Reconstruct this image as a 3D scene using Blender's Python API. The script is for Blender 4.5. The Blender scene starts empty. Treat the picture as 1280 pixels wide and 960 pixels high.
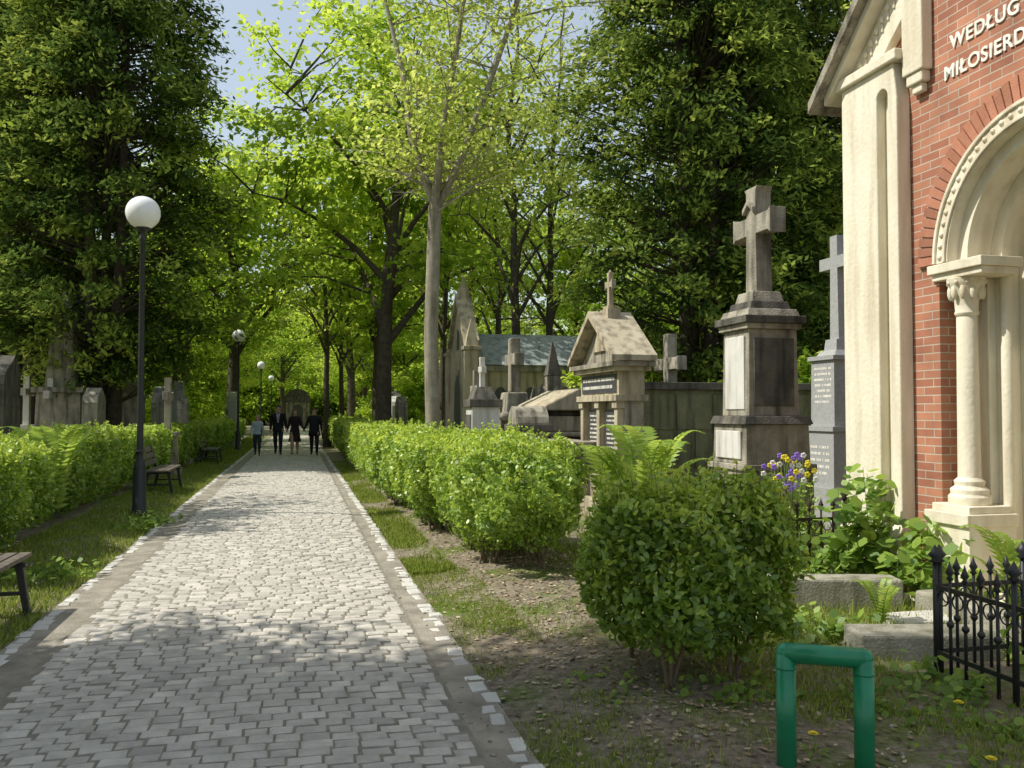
import bpy, bmesh, math, random, time
import numpy as np
from mathutils import Vector, Matrix
T0=time.time()
random.seed(5)
rng=np.random.default_rng(7)
D=np.array([-.2367,.9716]); R=np.array([.9716,.2367])
ROT=math.atan2(.2367,.9716)
def P(s,t): return s*D+t*R
def ST(x,y): return (x*D[0]+y*D[1], x*R[0]+y*R[1])
scene=bpy.context.scene
coll=scene.collection

# ---------------------------------------------------------------- materials
def newmat(name):
    m=bpy.data.materials.new(name); m.use_nodes=True
    nt=m.node_tree; nt.nodes.clear()
    out=nt.nodes.new('ShaderNodeOutputMaterial')
    return m,nt,out
def N(nt,typ,**kw):
    n=nt.nodes.new(typ)
    for k,v in kw.items(): setattr(n,k,v)
    return n
def ramp(nt,cols):
    r=nt.nodes.new('ShaderNodeValToRGB'); e=r.color_ramp.elements
    while len(e)>len(cols): e.remove(e[-1])
    while len(e)<len(cols): e.new(1.0)
    for el,(p,c) in zip(e,cols):
        el.position=p; el.color=(*c,1)
    return r
def stone(name,c1,c2,scale=3.0,rough=.85,bump=.4,dark=None,attr=False,spec=.3):
    m,nt,out=newmat(name); L=nt.links.new
    b=N(nt,'ShaderNodeBsdfPrincipled'); b.inputs['Roughness'].default_value=rough
    b.inputs['Specular IOR Level'].default_value=spec
    tc=N(nt,'ShaderNodeTexCoord')
    n1=N(nt,'ShaderNodeTexNoise'); n1.inputs['Scale'].default_value=scale; n1.inputs['Detail'].default_value=8; n1.inputs['Roughness'].default_value=.65
    L(tc.outputs['Object'],n1.inputs['Vector'])
    r=ramp(nt,[(.3,c1),(.7,c2)]); L(n1.outputs['Fac'],r.inputs['Fac'])
    col=r.outputs['Color']
    if dark is not None:
        mp=N(nt,'ShaderNodeMapping'); mp.inputs['Scale'].default_value=(7,7,.9); L(tc.outputs['Object'],mp.inputs['Vector'])
        n2=N(nt,'ShaderNodeTexNoise'); n2.inputs['Scale'].default_value=1.0; n2.inputs['Detail'].default_value=6; L(mp.outputs[0],n2.inputs['Vector'])
        r2=ramp(nt,[(.46,(0,0,0)),(.70,(1,1,1))]); L(n2.outputs['Fac'],r2.inputs['Fac'])
        mx=N(nt,'ShaderNodeMix',data_type='RGBA'); L(r2.outputs['Color'],mx.inputs['Factor']); L(col,mx.inputs['A']); mx.inputs['B'].default_value=(*dark,1)
        col=mx.outputs['Result']
    if attr:
        a=N(nt,'ShaderNodeAttribute',attribute_name='shade')
        mr=N(nt,'ShaderNodeMapRange'); L(a.outputs['Fac'],mr.inputs['Value']); mr.inputs['To Min'].default_value=.74; mr.inputs['To Max'].default_value=1.12
        mx=N(nt,'ShaderNodeMix',data_type='RGBA',blend_type='MULTIPLY'); mx.inputs['Factor'].default_value=1
        L(col,mx.inputs['A']); L(mr.outputs[0],mx.inputs['B']); col=mx.outputs['Result']
    L(col,b.inputs['Base Color'])
    n3=N(nt,'ShaderNodeTexNoise'); n3.inputs['Scale'].default_value=scale*14; n3.inputs['Detail'].default_value=5
    L(tc.outputs['Object'],n3.inputs['Vector'])
    bp=N(nt,'ShaderNodeBump'); bp.inputs['Strength'].default_value=bump; bp.inputs['Distance'].default_value=.02
    L(n3.outputs['Fac'],bp.inputs['Height']); L(bp.outputs[0],b.inputs['Normal'])
    L(b.outputs[0],out.inputs[0]); return m
def leafmat(name,cols,trans=.42,gloss=.05,tv=1.5):
    m,nt,out=newmat(name); L=nt.links.new
    a=N(nt,'ShaderNodeAttribute',attribute_name='shade')
    r=ramp(nt,cols); L(a.outputs['Fac'],r.inputs['Fac'])
    d=N(nt,'ShaderNodeBsdfDiffuse'); L(r.outputs[0],d.inputs[0]); cur=d.outputs[0]
    if trans>0:
        t=N(nt,'ShaderNodeBsdfTranslucent')
        hs=N(nt,'ShaderNodeHueSaturation'); hs.inputs['Hue'].default_value=.485; hs.inputs['Saturation'].default_value=1.0; hs.inputs['Value'].default_value=tv
        L(r.outputs[0],hs.inputs['Color']); L(hs.outputs[0],t.inputs[0])
        mx=N(nt,'ShaderNodeMixShader'); mx.inputs[0].default_value=trans; L(d.outputs[0],mx.inputs[1]); L(t.outputs[0],mx.inputs[2]); cur=mx.outputs[0]
    if gloss>0:
        g=N(nt,'ShaderNodeBsdfGlossy'); g.inputs['Roughness'].default_value=.45; g.inputs['Color'].default_value=(.9,.95,.85,1)
        m2=N(nt,'ShaderNodeMixShader'); m2.inputs[0].default_value=gloss; L(cur,m2.inputs[1]); L(g.outputs[0],m2.inputs[2]); cur=m2.outputs[0]
    L(cur,out.inputs[0]); return m
def plain(name,c,rough=.5,metal=0,spec=.5,var=.15,scale=8,bump=0):
    m,nt,out=newmat(name); L=nt.links.new
    b=N(nt,'ShaderNodeBsdfPrincipled'); b.inputs['Roughness'].default_value=rough; b.inputs['Metallic'].default_value=metal
    b.inputs['Specular IOR Level'].default_value=spec
    tc=N(nt,'ShaderNodeTexCoord'); n=N(nt,'ShaderNodeTexNoise'); n.inputs['Scale'].default_value=scale; n.inputs['Detail'].default_value=6
    L(tc.outputs['Object'],n.inputs['Vector'])
    r=ramp(nt,[(.3,tuple(x*(1-var) for x in c)),(.7,tuple(min(1,x*(1+var)) for x in c))]); L(n.outputs['Fac'],r.inputs[0]); L(r.outputs[0],b.inputs['Base Color'])
    if bump:
        bp=N(nt,'ShaderNodeBump'); bp.inputs['Strength'].default_value=bump; bp.inputs['Distance'].default_value=.01
        n3=N(nt,'ShaderNodeTexNoise'); n3.inputs['Scale'].default_value=scale*6; L(tc.outputs['Object'],n3.inputs['Vector']); L(n3.outputs['Fac'],bp.inputs['Height']); L(bp.outputs[0],b.inputs['Normal'])
    L(b.outputs[0],out.inputs[0]); return m
def brickmat():
    m,nt,out=newmat('red_brick'); L=nt.links.new
    b=N(nt,'ShaderNodeBsdfPrincipled'); b.inputs['Roughness'].default_value=.85
    tc=N(nt,'ShaderNodeTexCoord'); sp=N(nt,'ShaderNodeSeparateXYZ'); L(tc.outputs['Object'],sp.inputs[0])
    ad=N(nt,'ShaderNodeMath',operation='ADD'); L(sp.outputs[0],ad.inputs[0]); L(sp.outputs[1],ad.inputs[1])
    cb=N(nt,'ShaderNodeCombineXYZ'); L(ad.outputs[0],cb.inputs[0]); L(sp.outputs[2],cb.inputs[1])
    br=N(nt,'ShaderNodeTexBrick'); br.inputs['Scale'].default_value=1; br.inputs['Brick Width'].default_value=.24; br.inputs['Row Height'].default_value=.075
    br.inputs['Mortar Size'].default_value=.006; br.inputs['Mortar Smooth'].default_value=.2
    br.inputs['Color1'].default_value=(.49,.215,.125,1); br.inputs['Color2'].default_value=(.35,.135,.08,1); br.inputs['Mortar'].default_value=(.50,.43,.33,1)
    L(cb.outputs[0],br.inputs['Vector'])
    n=N(nt,'ShaderNodeTexNoise'); n.inputs['Scale'].default_value=2.5; n.inputs['Detail'].default_value=8; L(tc.outputs['Object'],n.inputs['Vector'])
    mr=N(nt,'ShaderNodeMapRange'); L(n.outputs['Fac'],mr.inputs['Value']); mr.inputs['From Min'].default_value=.3; mr.inputs['From Max'].default_value=.7; mr.inputs['To Min'].default_value=.70; mr.inputs['To Max'].default_value=1.15
    mx=N(nt,'ShaderNodeMix',data_type='RGBA',blend_type='MULTIPLY'); mx.inputs['Factor'].default_value=1
    L(br.outputs['Color'],mx.inputs['A']); L(mr.outputs[0],mx.inputs['B']); L(mx.outputs['Result'],b.inputs['Base Color'])
    iv=N(nt,'ShaderNodeMath',operation='SUBTRACT'); iv.inputs[0].default_value=1; L(br.outputs['Fac'],iv.inputs[1])
    bp=N(nt,'ShaderNodeBump'); bp.inputs['Strength'].default_value=.7; bp.inputs['Distance'].default_value=.008; L(iv.outputs[0],bp.inputs['Height']); L(bp.outputs[0],b.inputs['Normal'])
    L(b.outputs[0],out.inputs[0]); return m

M={}
M['cobble']=stone('cobblestone',(.42,.39,.335),(.62,.58,.50),7,.75,.5,attr=True)
M['mortar']=stone('joint_sand',(.20,.18,.14),(.33,.30,.235),9,.95,.6)
M['asphalt']=stone('gutter_dirt',(.19,.17,.135),(.40,.36,.285),3.5,.9,.7)
M['edge']=stone('kerb_stone',(.50,.48,.43),(.66,.64,.58),5,.85,.4,attr=True)
M['beige']=stone('beige_sandstone',(.38,.33,.225),(.54,.475,.34),2.5,.88,.5,dark=(.20,.165,.115))
M['sand']=stone('weathered_sandstone',(.22,.20,.155),(.46,.42,.33),3.5,.9,.7,dark=(.085,.078,.06))
M['darkst']=stone('blackened_sandstone',(.06,.056,.047),(.20,.185,.15),3.0,.9,.6,dark=(.04,.04,.035))
M['granite']=stone('grey_granite',(.27,.275,.27),(.41,.415,.40),30,.5,.1,spec=.5)
M['marble']=stone('white_marble',(.58,.57,.52),(.72,.70,.65),3,.6,.15,dark=(.38,.36,.30))
M['plaque']=stone('black_plaque',(.045,.047,.05),(.09,.09,.095),10,.4,.05,spec=.5)
M['moss']=stone('mossy_wall_stone',(.14,.15,.08),(.28,.27,.16),2.5,.95,.7,dark=(.08,.09,.045))
M['cream']=stone('cream_limestone',(.70,.64,.49),(.81,.76,.61),1.6,.85,.3,dark=(.60,.53,.39))
M['brick']=brickmat()
M['brick1']=stone('arch_brick',(.38,.16,.095),(.50,.225,.14),8,.85,.4,attr=True)
M['letter']=plain('stone_letter',(.82,.79,.70),.7)
M['roof']=stone('zinc_roof',(.28,.32,.31),(.42,.46,.44),2,.6,.2,dark=(.17,.19,.17))
M['door']=plain('aged_door_wood',(.30,.24,.17),.7,bump=.4)
M['iron']=plain('black_iron',(.02,.021,.022),.45,0,.5,.3,20,.2)
M['rust']=plain('rusty_iron',(.045,.03,.022),.7,0,.3,.4,20,.4)
M['bwood']=plain('bench_wood',(.13,.11,.085),.7,0,.4,.35,12,.4)
M['green']=plain('green_enamel',(.014,.22,.10),.34,0,.5,.18,7,.08)
M['globe']=plain('white_globe_plastic',(.90,.90,.88),.25,0,.5,.01)
M['concrete']=stone('old_concrete',(.26,.245,.19),(.42,.40,.32),4,.95,.6,dark=(.16,.16,.11))
M['bark']=stone('dark_bark',(.06,.05,.035),(.14,.12,.09),8,.95,1.0)
M['barkp']=stone('pale_bark',(.24,.215,.16),(.41,.375,.285),6,.9,.7,dark=(.15,.135,.09))
M['twig']=stone('twig_bark',(.10,.075,.045),(.20,.155,.105),8,.95,.4)
M['maple']=leafmat('maple_leaf',[(0,(.16,.27,.028)),(.5,(.31,.44,.048)),(1,(.49,.60,.09))],.55,0,1.6)
M['sparse']=leafmat('young_leaf',[(0,(.23,.32,.05)),(.6,(.37,.46,.085)),(1,(.48,.54,.14))],.55,0)
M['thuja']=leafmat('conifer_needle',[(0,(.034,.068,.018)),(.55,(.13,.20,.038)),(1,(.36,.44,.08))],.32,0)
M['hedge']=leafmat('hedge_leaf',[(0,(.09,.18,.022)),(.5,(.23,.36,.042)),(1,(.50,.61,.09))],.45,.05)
M['fern']=leafmat('fern_frond',[(0,(.16,.28,.04)),(1,(.38,.50,.09))],.5,.03)
M['vine']=leafmat('vine_leaf',[(0,(.10,.20,.03)),(1,(.32,.45,.08))],.5,.03)
M['grass']=leafmat('grass_blade',[(0,(.09,.14,.025)),(.6,(.22,.31,.045)),(1,(.40,.42,.11))],.4,0)
M['litter']=leafmat('dry_leaf',[(0,(.12,.085,.05)),(.6,(.32,.24,.15)),(1,(.50,.42,.28))],.0,.02)
M['yellow']=plain('yellow_petal',(.80,.65,.02),.6)
M['purple']=plain('violet_petal',(.28,.15,.68),.6)
M['wpetal']=plain('white_petal',(.75,.72,.72),.6)
def groundmat():
    m,nt,out=newmat('soil_and_moss'); L=nt.links.new
    b=N(nt,'ShaderNodeBsdfPrincipled'); b.inputs['Roughness'].default_value=.95; b.inputs['Specular IOR Level'].default_value=.15
    g=N(nt,'ShaderNodeNewGeometry')
    n1=N(nt,'ShaderNodeTexNoise'); n1.inputs['Scale'].default_value=.9; n1.inputs['Detail'].default_value=9; n1.inputs['Roughness'].default_value=.7; L(g.outputs['Position'],n1.inputs['Vector'])
    n2=N(nt,'ShaderNodeTexNoise'); n2.inputs['Scale'].default_value=14; n2.inputs['Detail'].default_value=8; n2.inputs['Roughness'].default_value=.75; L(g.outputs['Position'],n2.inputs['Vector'])
    r2=ramp(nt,[(.3,(.12,.10,.068)),(.5,(.26,.22,.158)),(.72,(.45,.395,.30))]); L(n2.outputs['Fac'],r2.inputs[0])
    r3=ramp(nt,[(.3,(.07,.11,.022)),(.7,(.20,.26,.055))]); L(n2.outputs['Fac'],r3.inputs[0])
    r1=ramp(nt,[(.50,(0,0,0)),(.62,(1,1,1))]); L(n1.outputs['Fac'],r1.inputs[0])
    mx=N(nt,'ShaderNodeMix',data_type='RGBA'); L(r1.outputs[0],mx.inputs['Factor']); L(r2.outputs[0],mx.inputs['A']); L(r3.outputs[0],mx.inputs['B'])
    L(mx.outputs['Result'],b.inputs['Base Color'])
    bp=N(nt,'ShaderNodeBump'); bp.inputs['Strength'].default_value=.9; bp.inputs['Distance'].default_value=.04; L(n2.outputs['Fac'],bp.inputs['Height']); L(bp.outputs[0],b.inputs['Normal'])
    L(b.outputs[0],out.inputs[0]); return m
M['ground']=groundmat()

# ---------------------------------------------------------------- numpy meshes
def make_mesh(name,parts,mats):
    V=[];Ls=[];St=[];MI=[];SH=[];SM=[];vo=0;lo=0;Tt=[]
    for (v,f,mi,sh,sm) in parts:
        if len(f)==0: continue
        v=np.asarray(v,dtype=np.float32); f=np.asarray(f,dtype=np.int64); k=f.shape[1]
        V.append(v); Ls.append((f+vo).ravel()); St.append(lo+np.arange(len(f))*k); Tt.append(np.full(len(f),k))
        MI.append(np.full(len(f),mi)); SH.append(np.full(len(f),.5) if sh is None else sh); SM.append(np.full(len(f),sm))
        vo+=len(v); lo+=f.size
    V=np.concatenate(V);Ls=np.concatenate(Ls).astype(np.int32);St=np.concatenate(St).astype(np.int32)
    me=bpy.data.meshes.new(name)
    me.vertices.add(len(V)); me.vertices.foreach_set('co',V.ravel())
    me.loops.add(len(Ls)); me.loops.foreach_set('vertex_index',Ls)
    me.polygons.add(len(St)); me.polygons.foreach_set('loop_start',St)
    try: me.polygons.foreach_set('loop_total',np.concatenate(Tt).astype(np.int32))
    except Exception: pass
    me.polygons.foreach_set('material_index',np.concatenate(MI).astype(np.int32))
    me.polygons.foreach_set('use_smooth',np.concatenate(SM).astype(bool))
    me.update(calc_edges=True)
    a=me.attributes.new('shade','FLOAT','FACE'); a.data.foreach_set('value',np.concatenate(SH).astype(np.float32))
    for m in mats: me.materials.append(m)
    return me
def obj(name,me,loc=(0,0,0),rotz=0,scale=1,parent=None,link=True):
    o=bpy.data.objects.new(name,me); o.location=loc; o.rotation_euler=(0,0,rotz)
    o.scale=(scale,)*3 if not hasattr(scale,'__len__') else scale
    if parent: o.parent=parent
    if link: coll.objects.link(o)
    return o
def nrm(a): return a/np.maximum(np.linalg.norm(a,axis=-1,keepdims=True),1e-9)
QUAD=np.array([(-1,0),(0,.5),(1,0),(0,-.5)])
HEX=np.array([(-1,0),(-.45,.42),(.25,.5),(1,0),(.25,-.5),(-.45,-.42)])
BLADE=np.array([(-1,-.3),(-1,.3),(.2,.5),(1,0)])
def leafset(C,A,B,L,W,tm=QUAD):
    n=len(C);k=len(tm)
    v=C[:,None,:]+A[:,None,:]*(tm[None,:,0,None]*L[:,None,None]*.5)+B[:,None,:]*(tm[None,:,1,None]*W[:,None,None])
    return v.reshape(-1,3),np.arange(n*k).reshape(n,k)
def leaves(C,bias,size,rs,aspect=.6,jit=.8,tm=QUAD,var=.3):
    n=len(C); nn=nrm(bias+rs.normal(size=(n,3))*jit); a=nrm(np.cross(nn,rs.normal(size=(n,3)))); b=np.cross(nn,a)
    L=size*(1+var*rs.uniform(-1,1,n)); return leafset(C,a,b,L,L*aspect,tm)
def tube(pts,rad,seg=6):
    pts=np.asarray(pts,float); rad=np.asarray(rad,float); n=len(pts)
    tg=nrm(np.gradient(pts,axis=0))
    ref=np.repeat([[1.,0.13,0]] if abs(tg[:,2]).mean()>.5 else [[0,0,1.]],n,axis=0)
    u=nrm(np.cross(tg,ref)); w=np.cross(tg,u)
    an=np.arange(seg)/seg*2*np.pi
    v=pts[:,None,:]+rad[:,None,None]*(np.cos(an)[None,:,None]*u[:,None,:]+np.sin(an)[None,:,None]*w[:,None,:])
    i=np.arange(n-1)[:,None]*seg; j=np.arange(seg)[None,:]; j2=(j+1)%seg
    f=np.stack([i+j,i+j2,i+seg+j2,i+seg+j],-1).reshape(-1,4)
    return v.reshape(-1,3),f

# ---------------------------------------------------------------- solid builder
class MB:
    def __init__(s): s.parts=[]
    def add(s,v,f,m=0,sm=False,sh=None):
        s.parts.append((np.array(v,float),f,m,sm,sh)); return s
    def box(s,x0,x1,y0,y1,z0,z1,m=0,tx=1,ty=1,sh=None):
        cx,cy=(x0+x1)/2,(y0+y1)/2; hx,hy=(x1-x0)/2,(y1-y0)/2
        v=[(cx+a*hx,cy+b*hy,z0) for a,b in((-1,-1),(1,-1),(1,1),(-1,1))]+[(cx+a*hx*tx,cy+b*hy*ty,z1) for a,b in((-1,-1),(1,-1),(1,1),(-1,1))]
        return s.add(v,[(0,3,2,1),(4,5,6,7),(0,1,5,4),(1,2,6,5),(2,3,7,6),(3,0,4,7)],m,sh=sh)
    def cbox(s,w,d,z0,z1,m=0,t=1,cx=0,cy=0): return s.box(cx-w/2,cx+w/2,cy-d/2,cy+d/2,z0,z1,m,t,t)
    def prism(s,poly,axis,a,b,m=0,sh=None):
        n=len(poly)
        mk={'x':lambda u,w,q:(q,u,w),'y':lambda u,w,q:(u,q,w),'z':lambda u,w,q:(u,w,q)}[axis]
        v=[mk(u,w,a) for u,w in poly]+[mk(u,w,b) for u,w in poly]
        f=[tuple(range(n)),tuple(range(2*n-1,n-1,-1))]+[(i,i+n,(i+1)%n+n,(i+1)%n) for i in range(n)]
        return s.add(v,f,m,sh=sh)
    def lathe(s,prof,cx=0,cy=0,seg=16,m=0,sx=1,sy=1,sm=True):
        v=[];f=[]
        for r,z in prof:
            for k in range(seg):
                a=2*math.pi*k/seg; v.append((cx+r*sx*math.cos(a),cy+r*sy*math.sin(a),z))
        for i in range(len(prof)-1):
            for k in range(seg):
                k2=(k+1)%seg; f.append((i*seg+k,i*seg+k2,(i+1)*seg+k2,(i+1)*seg+k))
        f.append(tuple(range(seg-1,-1,-1))); f.append(tuple((len(prof)-1)*seg+k for k in range(seg)))
        return s.add(v,f,m,sm)
    def tube(s,pts,rad,seg=8,m=0,sm=True):
        v,f=tube(pts,rad,seg); f=[tuple(x) for x in f]; n=len(pts)
        f.append(tuple(range(seg))); f.append(tuple((n-1)*seg+k for k in range(seg-1,-1,-1)))
        return s.add(v,f,m,sm)
    def ell(s,c,r,m=0,seg=12,rings=8):
        prof=[(math.sin(math.pi*(i+.02)/(rings+.04)),-math.cos(math.pi*(i+.02)/(rings+.04))) for i in range(rings+1)]
        v=[];f=[]
        for rr,z in prof:
            for k in range(seg):
                a=2*math.pi*k/seg; v.append((c[0]+r[0]*rr*math.cos(a),c[1]+r[1]*rr*math.sin(a),c[2]+r[2]*z))
        for i in range(rings):
            for k in range(seg):
                k2=(k+1)%seg; f.append((i*seg+k,i*seg+k2,(i+1)*seg+k2,(i+1)*seg+k))
        return s.add(v,f,m,True)
    def ring(s,cy,cz,r0,r1,x0,x1,a0,a1,n,m=0,gap=0,wedge=False):
        for k in range(n if wedge else 1):
            if wedge:
                b0=a0+(a1-a0)*k/n+gap/2; b1=a0+(a1-a0)*(k+1)/n-gap/2; q=2
            else: b0,b1,q=a0,a1,n+1
            an=np.linspace(b0,b1,q)
            poly=[(cy+r1*math.cos(t),cz+r1*math.sin(t)) for t in an]+[(cy+r0*math.cos(t),cz+r0*math.sin(t)) for t in an[::-1]]
            s.prism(poly,'x',x0,x1,m,sh=random.random())
        return s
    def mesh(s,name,mats):
        V=[];F=[];MI=[];SM=[];SH=[]
        for v,f,m,sm,sh in s.parts:
            o=len(V); V.extend(map(tuple,v)); F.extend([tuple(int(i)+o for i in q) for q in f]); MI+= [m]*len(f); SM+=[sm]*len(f); SH+=[.5 if sh is None else sh]*len(f)
        me=bpy.data.meshes.new(name); me.from_pydata(V,[],F)
        me.polygons.foreach_set('material_index',MI); me.polygons.foreach_set('use_smooth',SM)
        a=me.attributes.new('shade','FLOAT','FACE'); a.data.foreach_set('value',SH)
        bm=bmesh.new(); bm.from_mesh(me); bmesh.ops.recalc_face_normals(bm,faces=bm.faces); bm.to_mesh(me); bm.free()
        for m in mats: me.materials.append(m)
        return me
    def build(s,name,mats,loc=(0,0,0),rotz=ROT,bevel=.008,parent=None,scale=1):
        o=obj(name,s.mesh(name,mats),loc,rotz,scale,parent)
        if bevel:
            b=o.modifiers.new('bev','BEVEL'); b.width=bevel; b.segments=2; b.limit_method='ANGLE'; b.angle_limit=math.radians(40)
        return o

# ---------------------------------------------------------------- ground
def gh(x,y):
    x=np.asarray(x,float);y=np.asarray(y,float)
    t=x*R[0]+y*R[1]; s=x*D[0]+y*D[1]
    e=np.clip(np.maximum(t-1.15,-2.0-t)/.7,0,1); e=e*e*(3-2*e)
    n=.5*np.sin(1.7*x+.6*y+1)*np.sin(1.3*y-.5*x)+.3*np.sin(4.1*x+1.7)*np.sin(3.7*y+.4)+.2*np.sin(9*x+2*y)*np.sin(8*y-3*x)
    mound=.07*np.exp(-((t-2.4)/.6)**2)*np.clip((s-4)/3,.2,1)+.05*np.exp(-((t+3.4)/.8)**2)
    return -.02+e*(.05+.03*n+mound)
ax=np.concatenate([-np.geomspace(400,12,22),np.linspace(-11.7,9,180),np.geomspace(9.3,400,24)])
ay=np.concatenate([-np.geomspace(300,1,16),np.linspace(-.8,26,230),np.geomspace(26.4,700,34)])
gx,gy=np.meshgrid(ax,ay); nx,ny=len(ax),len(ay)
gv=np.stack([gx,gy,gh(gx,gy)],-1).reshape(-1,3)
i=np.arange(ny-1)[:,None]*nx; j=np.arange(nx-1)[None,:]
gf=np.stack([i+j,i+j+1,i+nx+j+1,i+nx+j],-1).reshape(-1,4)
obj('ground',make_mesh('ground',[(gv,gf,0,None,True)],[M['ground']]))
TL,TR=-1.62,.86
def camb(t): return .035*(1-((t+.41)/1.25)**2)
parts=[]
ss=np.concatenate([np.linspace(-6,40,60),np.linspace(42,140,30)])
def strip(ts,zf,mi):
    v=[];
    for s_ in ss:
        for t_ in ts:
            p=P(s_,t_); v.append((p[0],p[1],zf(t_)))
    k=len(ts); i=np.arange(len(ss)-1)[:,None]*k; j=np.arange(k-1)[None,:]
    f=np.stack([i+j,i+j+1,i+k+j+1,i+k+j],-1).reshape(-1,4)
    return (np.array(v),f,mi,None,True)
parts.append(strip(np.linspace(TL-.02,TR+.02,9),lambda t:camb(t)+.006,0))
parts.append(strip([TR+.02,.92,1.12],lambda t:-.001,1))
parts.append(strip([-1.98,-1.8,TL-.02],lambda t:-.001,1))
def blocks(c_s,c_t,ls,lt,z0,z1,inset,rs,j=.0028):
    n=len(c_s); sg=np.array([(-1,-1),(-1,1),(1,1),(1,-1)])
    rot=rs.normal(0,j*9,n); ca,sa=np.cos(rot),np.sin(rot)
    def cor(hs,ht,z):
        a=sg[None,:,0]*hs[:,None]; b=sg[None,:,1]*ht[:,None]
        a=a+rs.normal(0,j,(n,4)); b=b+rs.normal(0,j,(n,4))
        s_=c_s[:,None]+a*ca[:,None]-b*sa[:,None]; t_=c_t[:,None]+a*sa[:,None]+b*ca[:,None]
        return np.stack([s_*D[0]+t_*R[0],s_*D[1]+t_*R[1],np.broadcast_to(z[:,None],s_.shape)],-1)
    A=cor(ls/2,lt/2,z0);Mi=cor(ls/2-.002,lt/2-.002,z1-.006);B=cor(ls/2-inset,lt/2-inset,z1)
    B[...,2]+=rs.normal(0,.0014,B.shape[:2])
    V=np.concatenate([A,Mi,B],1).reshape(-1,3); o=np.arange(n)[:,None]*12
    q=[(8,9,10,11)[::-1]]+[(k,(k+1)%4,4+(k+1)%4,4+k)[::-1] for k in range(4)]+[(4+k,4+(k+1)%4,8+(k+1)%4,8+k)[::-1] for k in range(4)]
    F=(o[:,:,None]+np.array(q)[None]).reshape(-1,4)
    return V,F
cs=[];ct=[];ls=[];lt=[]
s_=-1.0
while s_<112:
    rowh=rng.uniform(.098,.112) if s_<60 else .2
    t_=TL+rng.uniform(0,.08)
    while t_<TR-.05:
        w=rng.uniform(.12,.165); w=min(w,TR-t_)
        if w<.06: break
        cs.append(s_+.16*(1-((t_+w/2+.41)/1.2)**2)-.03*math.sin(s_*.7+t_)); ct.append(t_+w/2); ls.append(rowh-.009); lt.append(w-.010); t_+=w
    s_+=rowh
cs,ct,ls,lt=map(np.array,(cs,ct,ls,lt))
z=camb(ct)+.014+rng.normal(0,.002,len(ct))
V,F=blocks(cs,ct,ls,lt,z-.03,z,.015,rng)
sh=np.clip(rng.normal(.55,.28,len(cs)),0,1); parts.append((V,F,2,np.repeat(sh,9),False))
cs=[];ct=[];ls=[];lt=[]
for t0 in (1.06,-1.92):
    s_=1.0
    while s_<90:
        l=rng.uniform(.12,.24)
        if rng.random()>.12 : cs.append(s_+l/2);ct.append(t0+rng.normal(0,.016));ls.append(l-rng.uniform(.015,.06));lt.append(rng.uniform(.07,.12))
        s_+=l
cs,ct,ls,lt=map(np.array,(cs,ct,ls,lt)); z=.006+rng.normal(0,.003,len(cs))
V,F=blocks(cs,ct,ls,lt,z-.03,z,.012,rng,.008); parts.append((V,F,3,np.repeat(rng.uniform(.3,1,len(cs)),9),False))
obj('cobblestone_path',make_mesh('cobblestone_path',parts,[M['mortar'],M['asphalt'],M['cobble'],M['edge']]))

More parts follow.
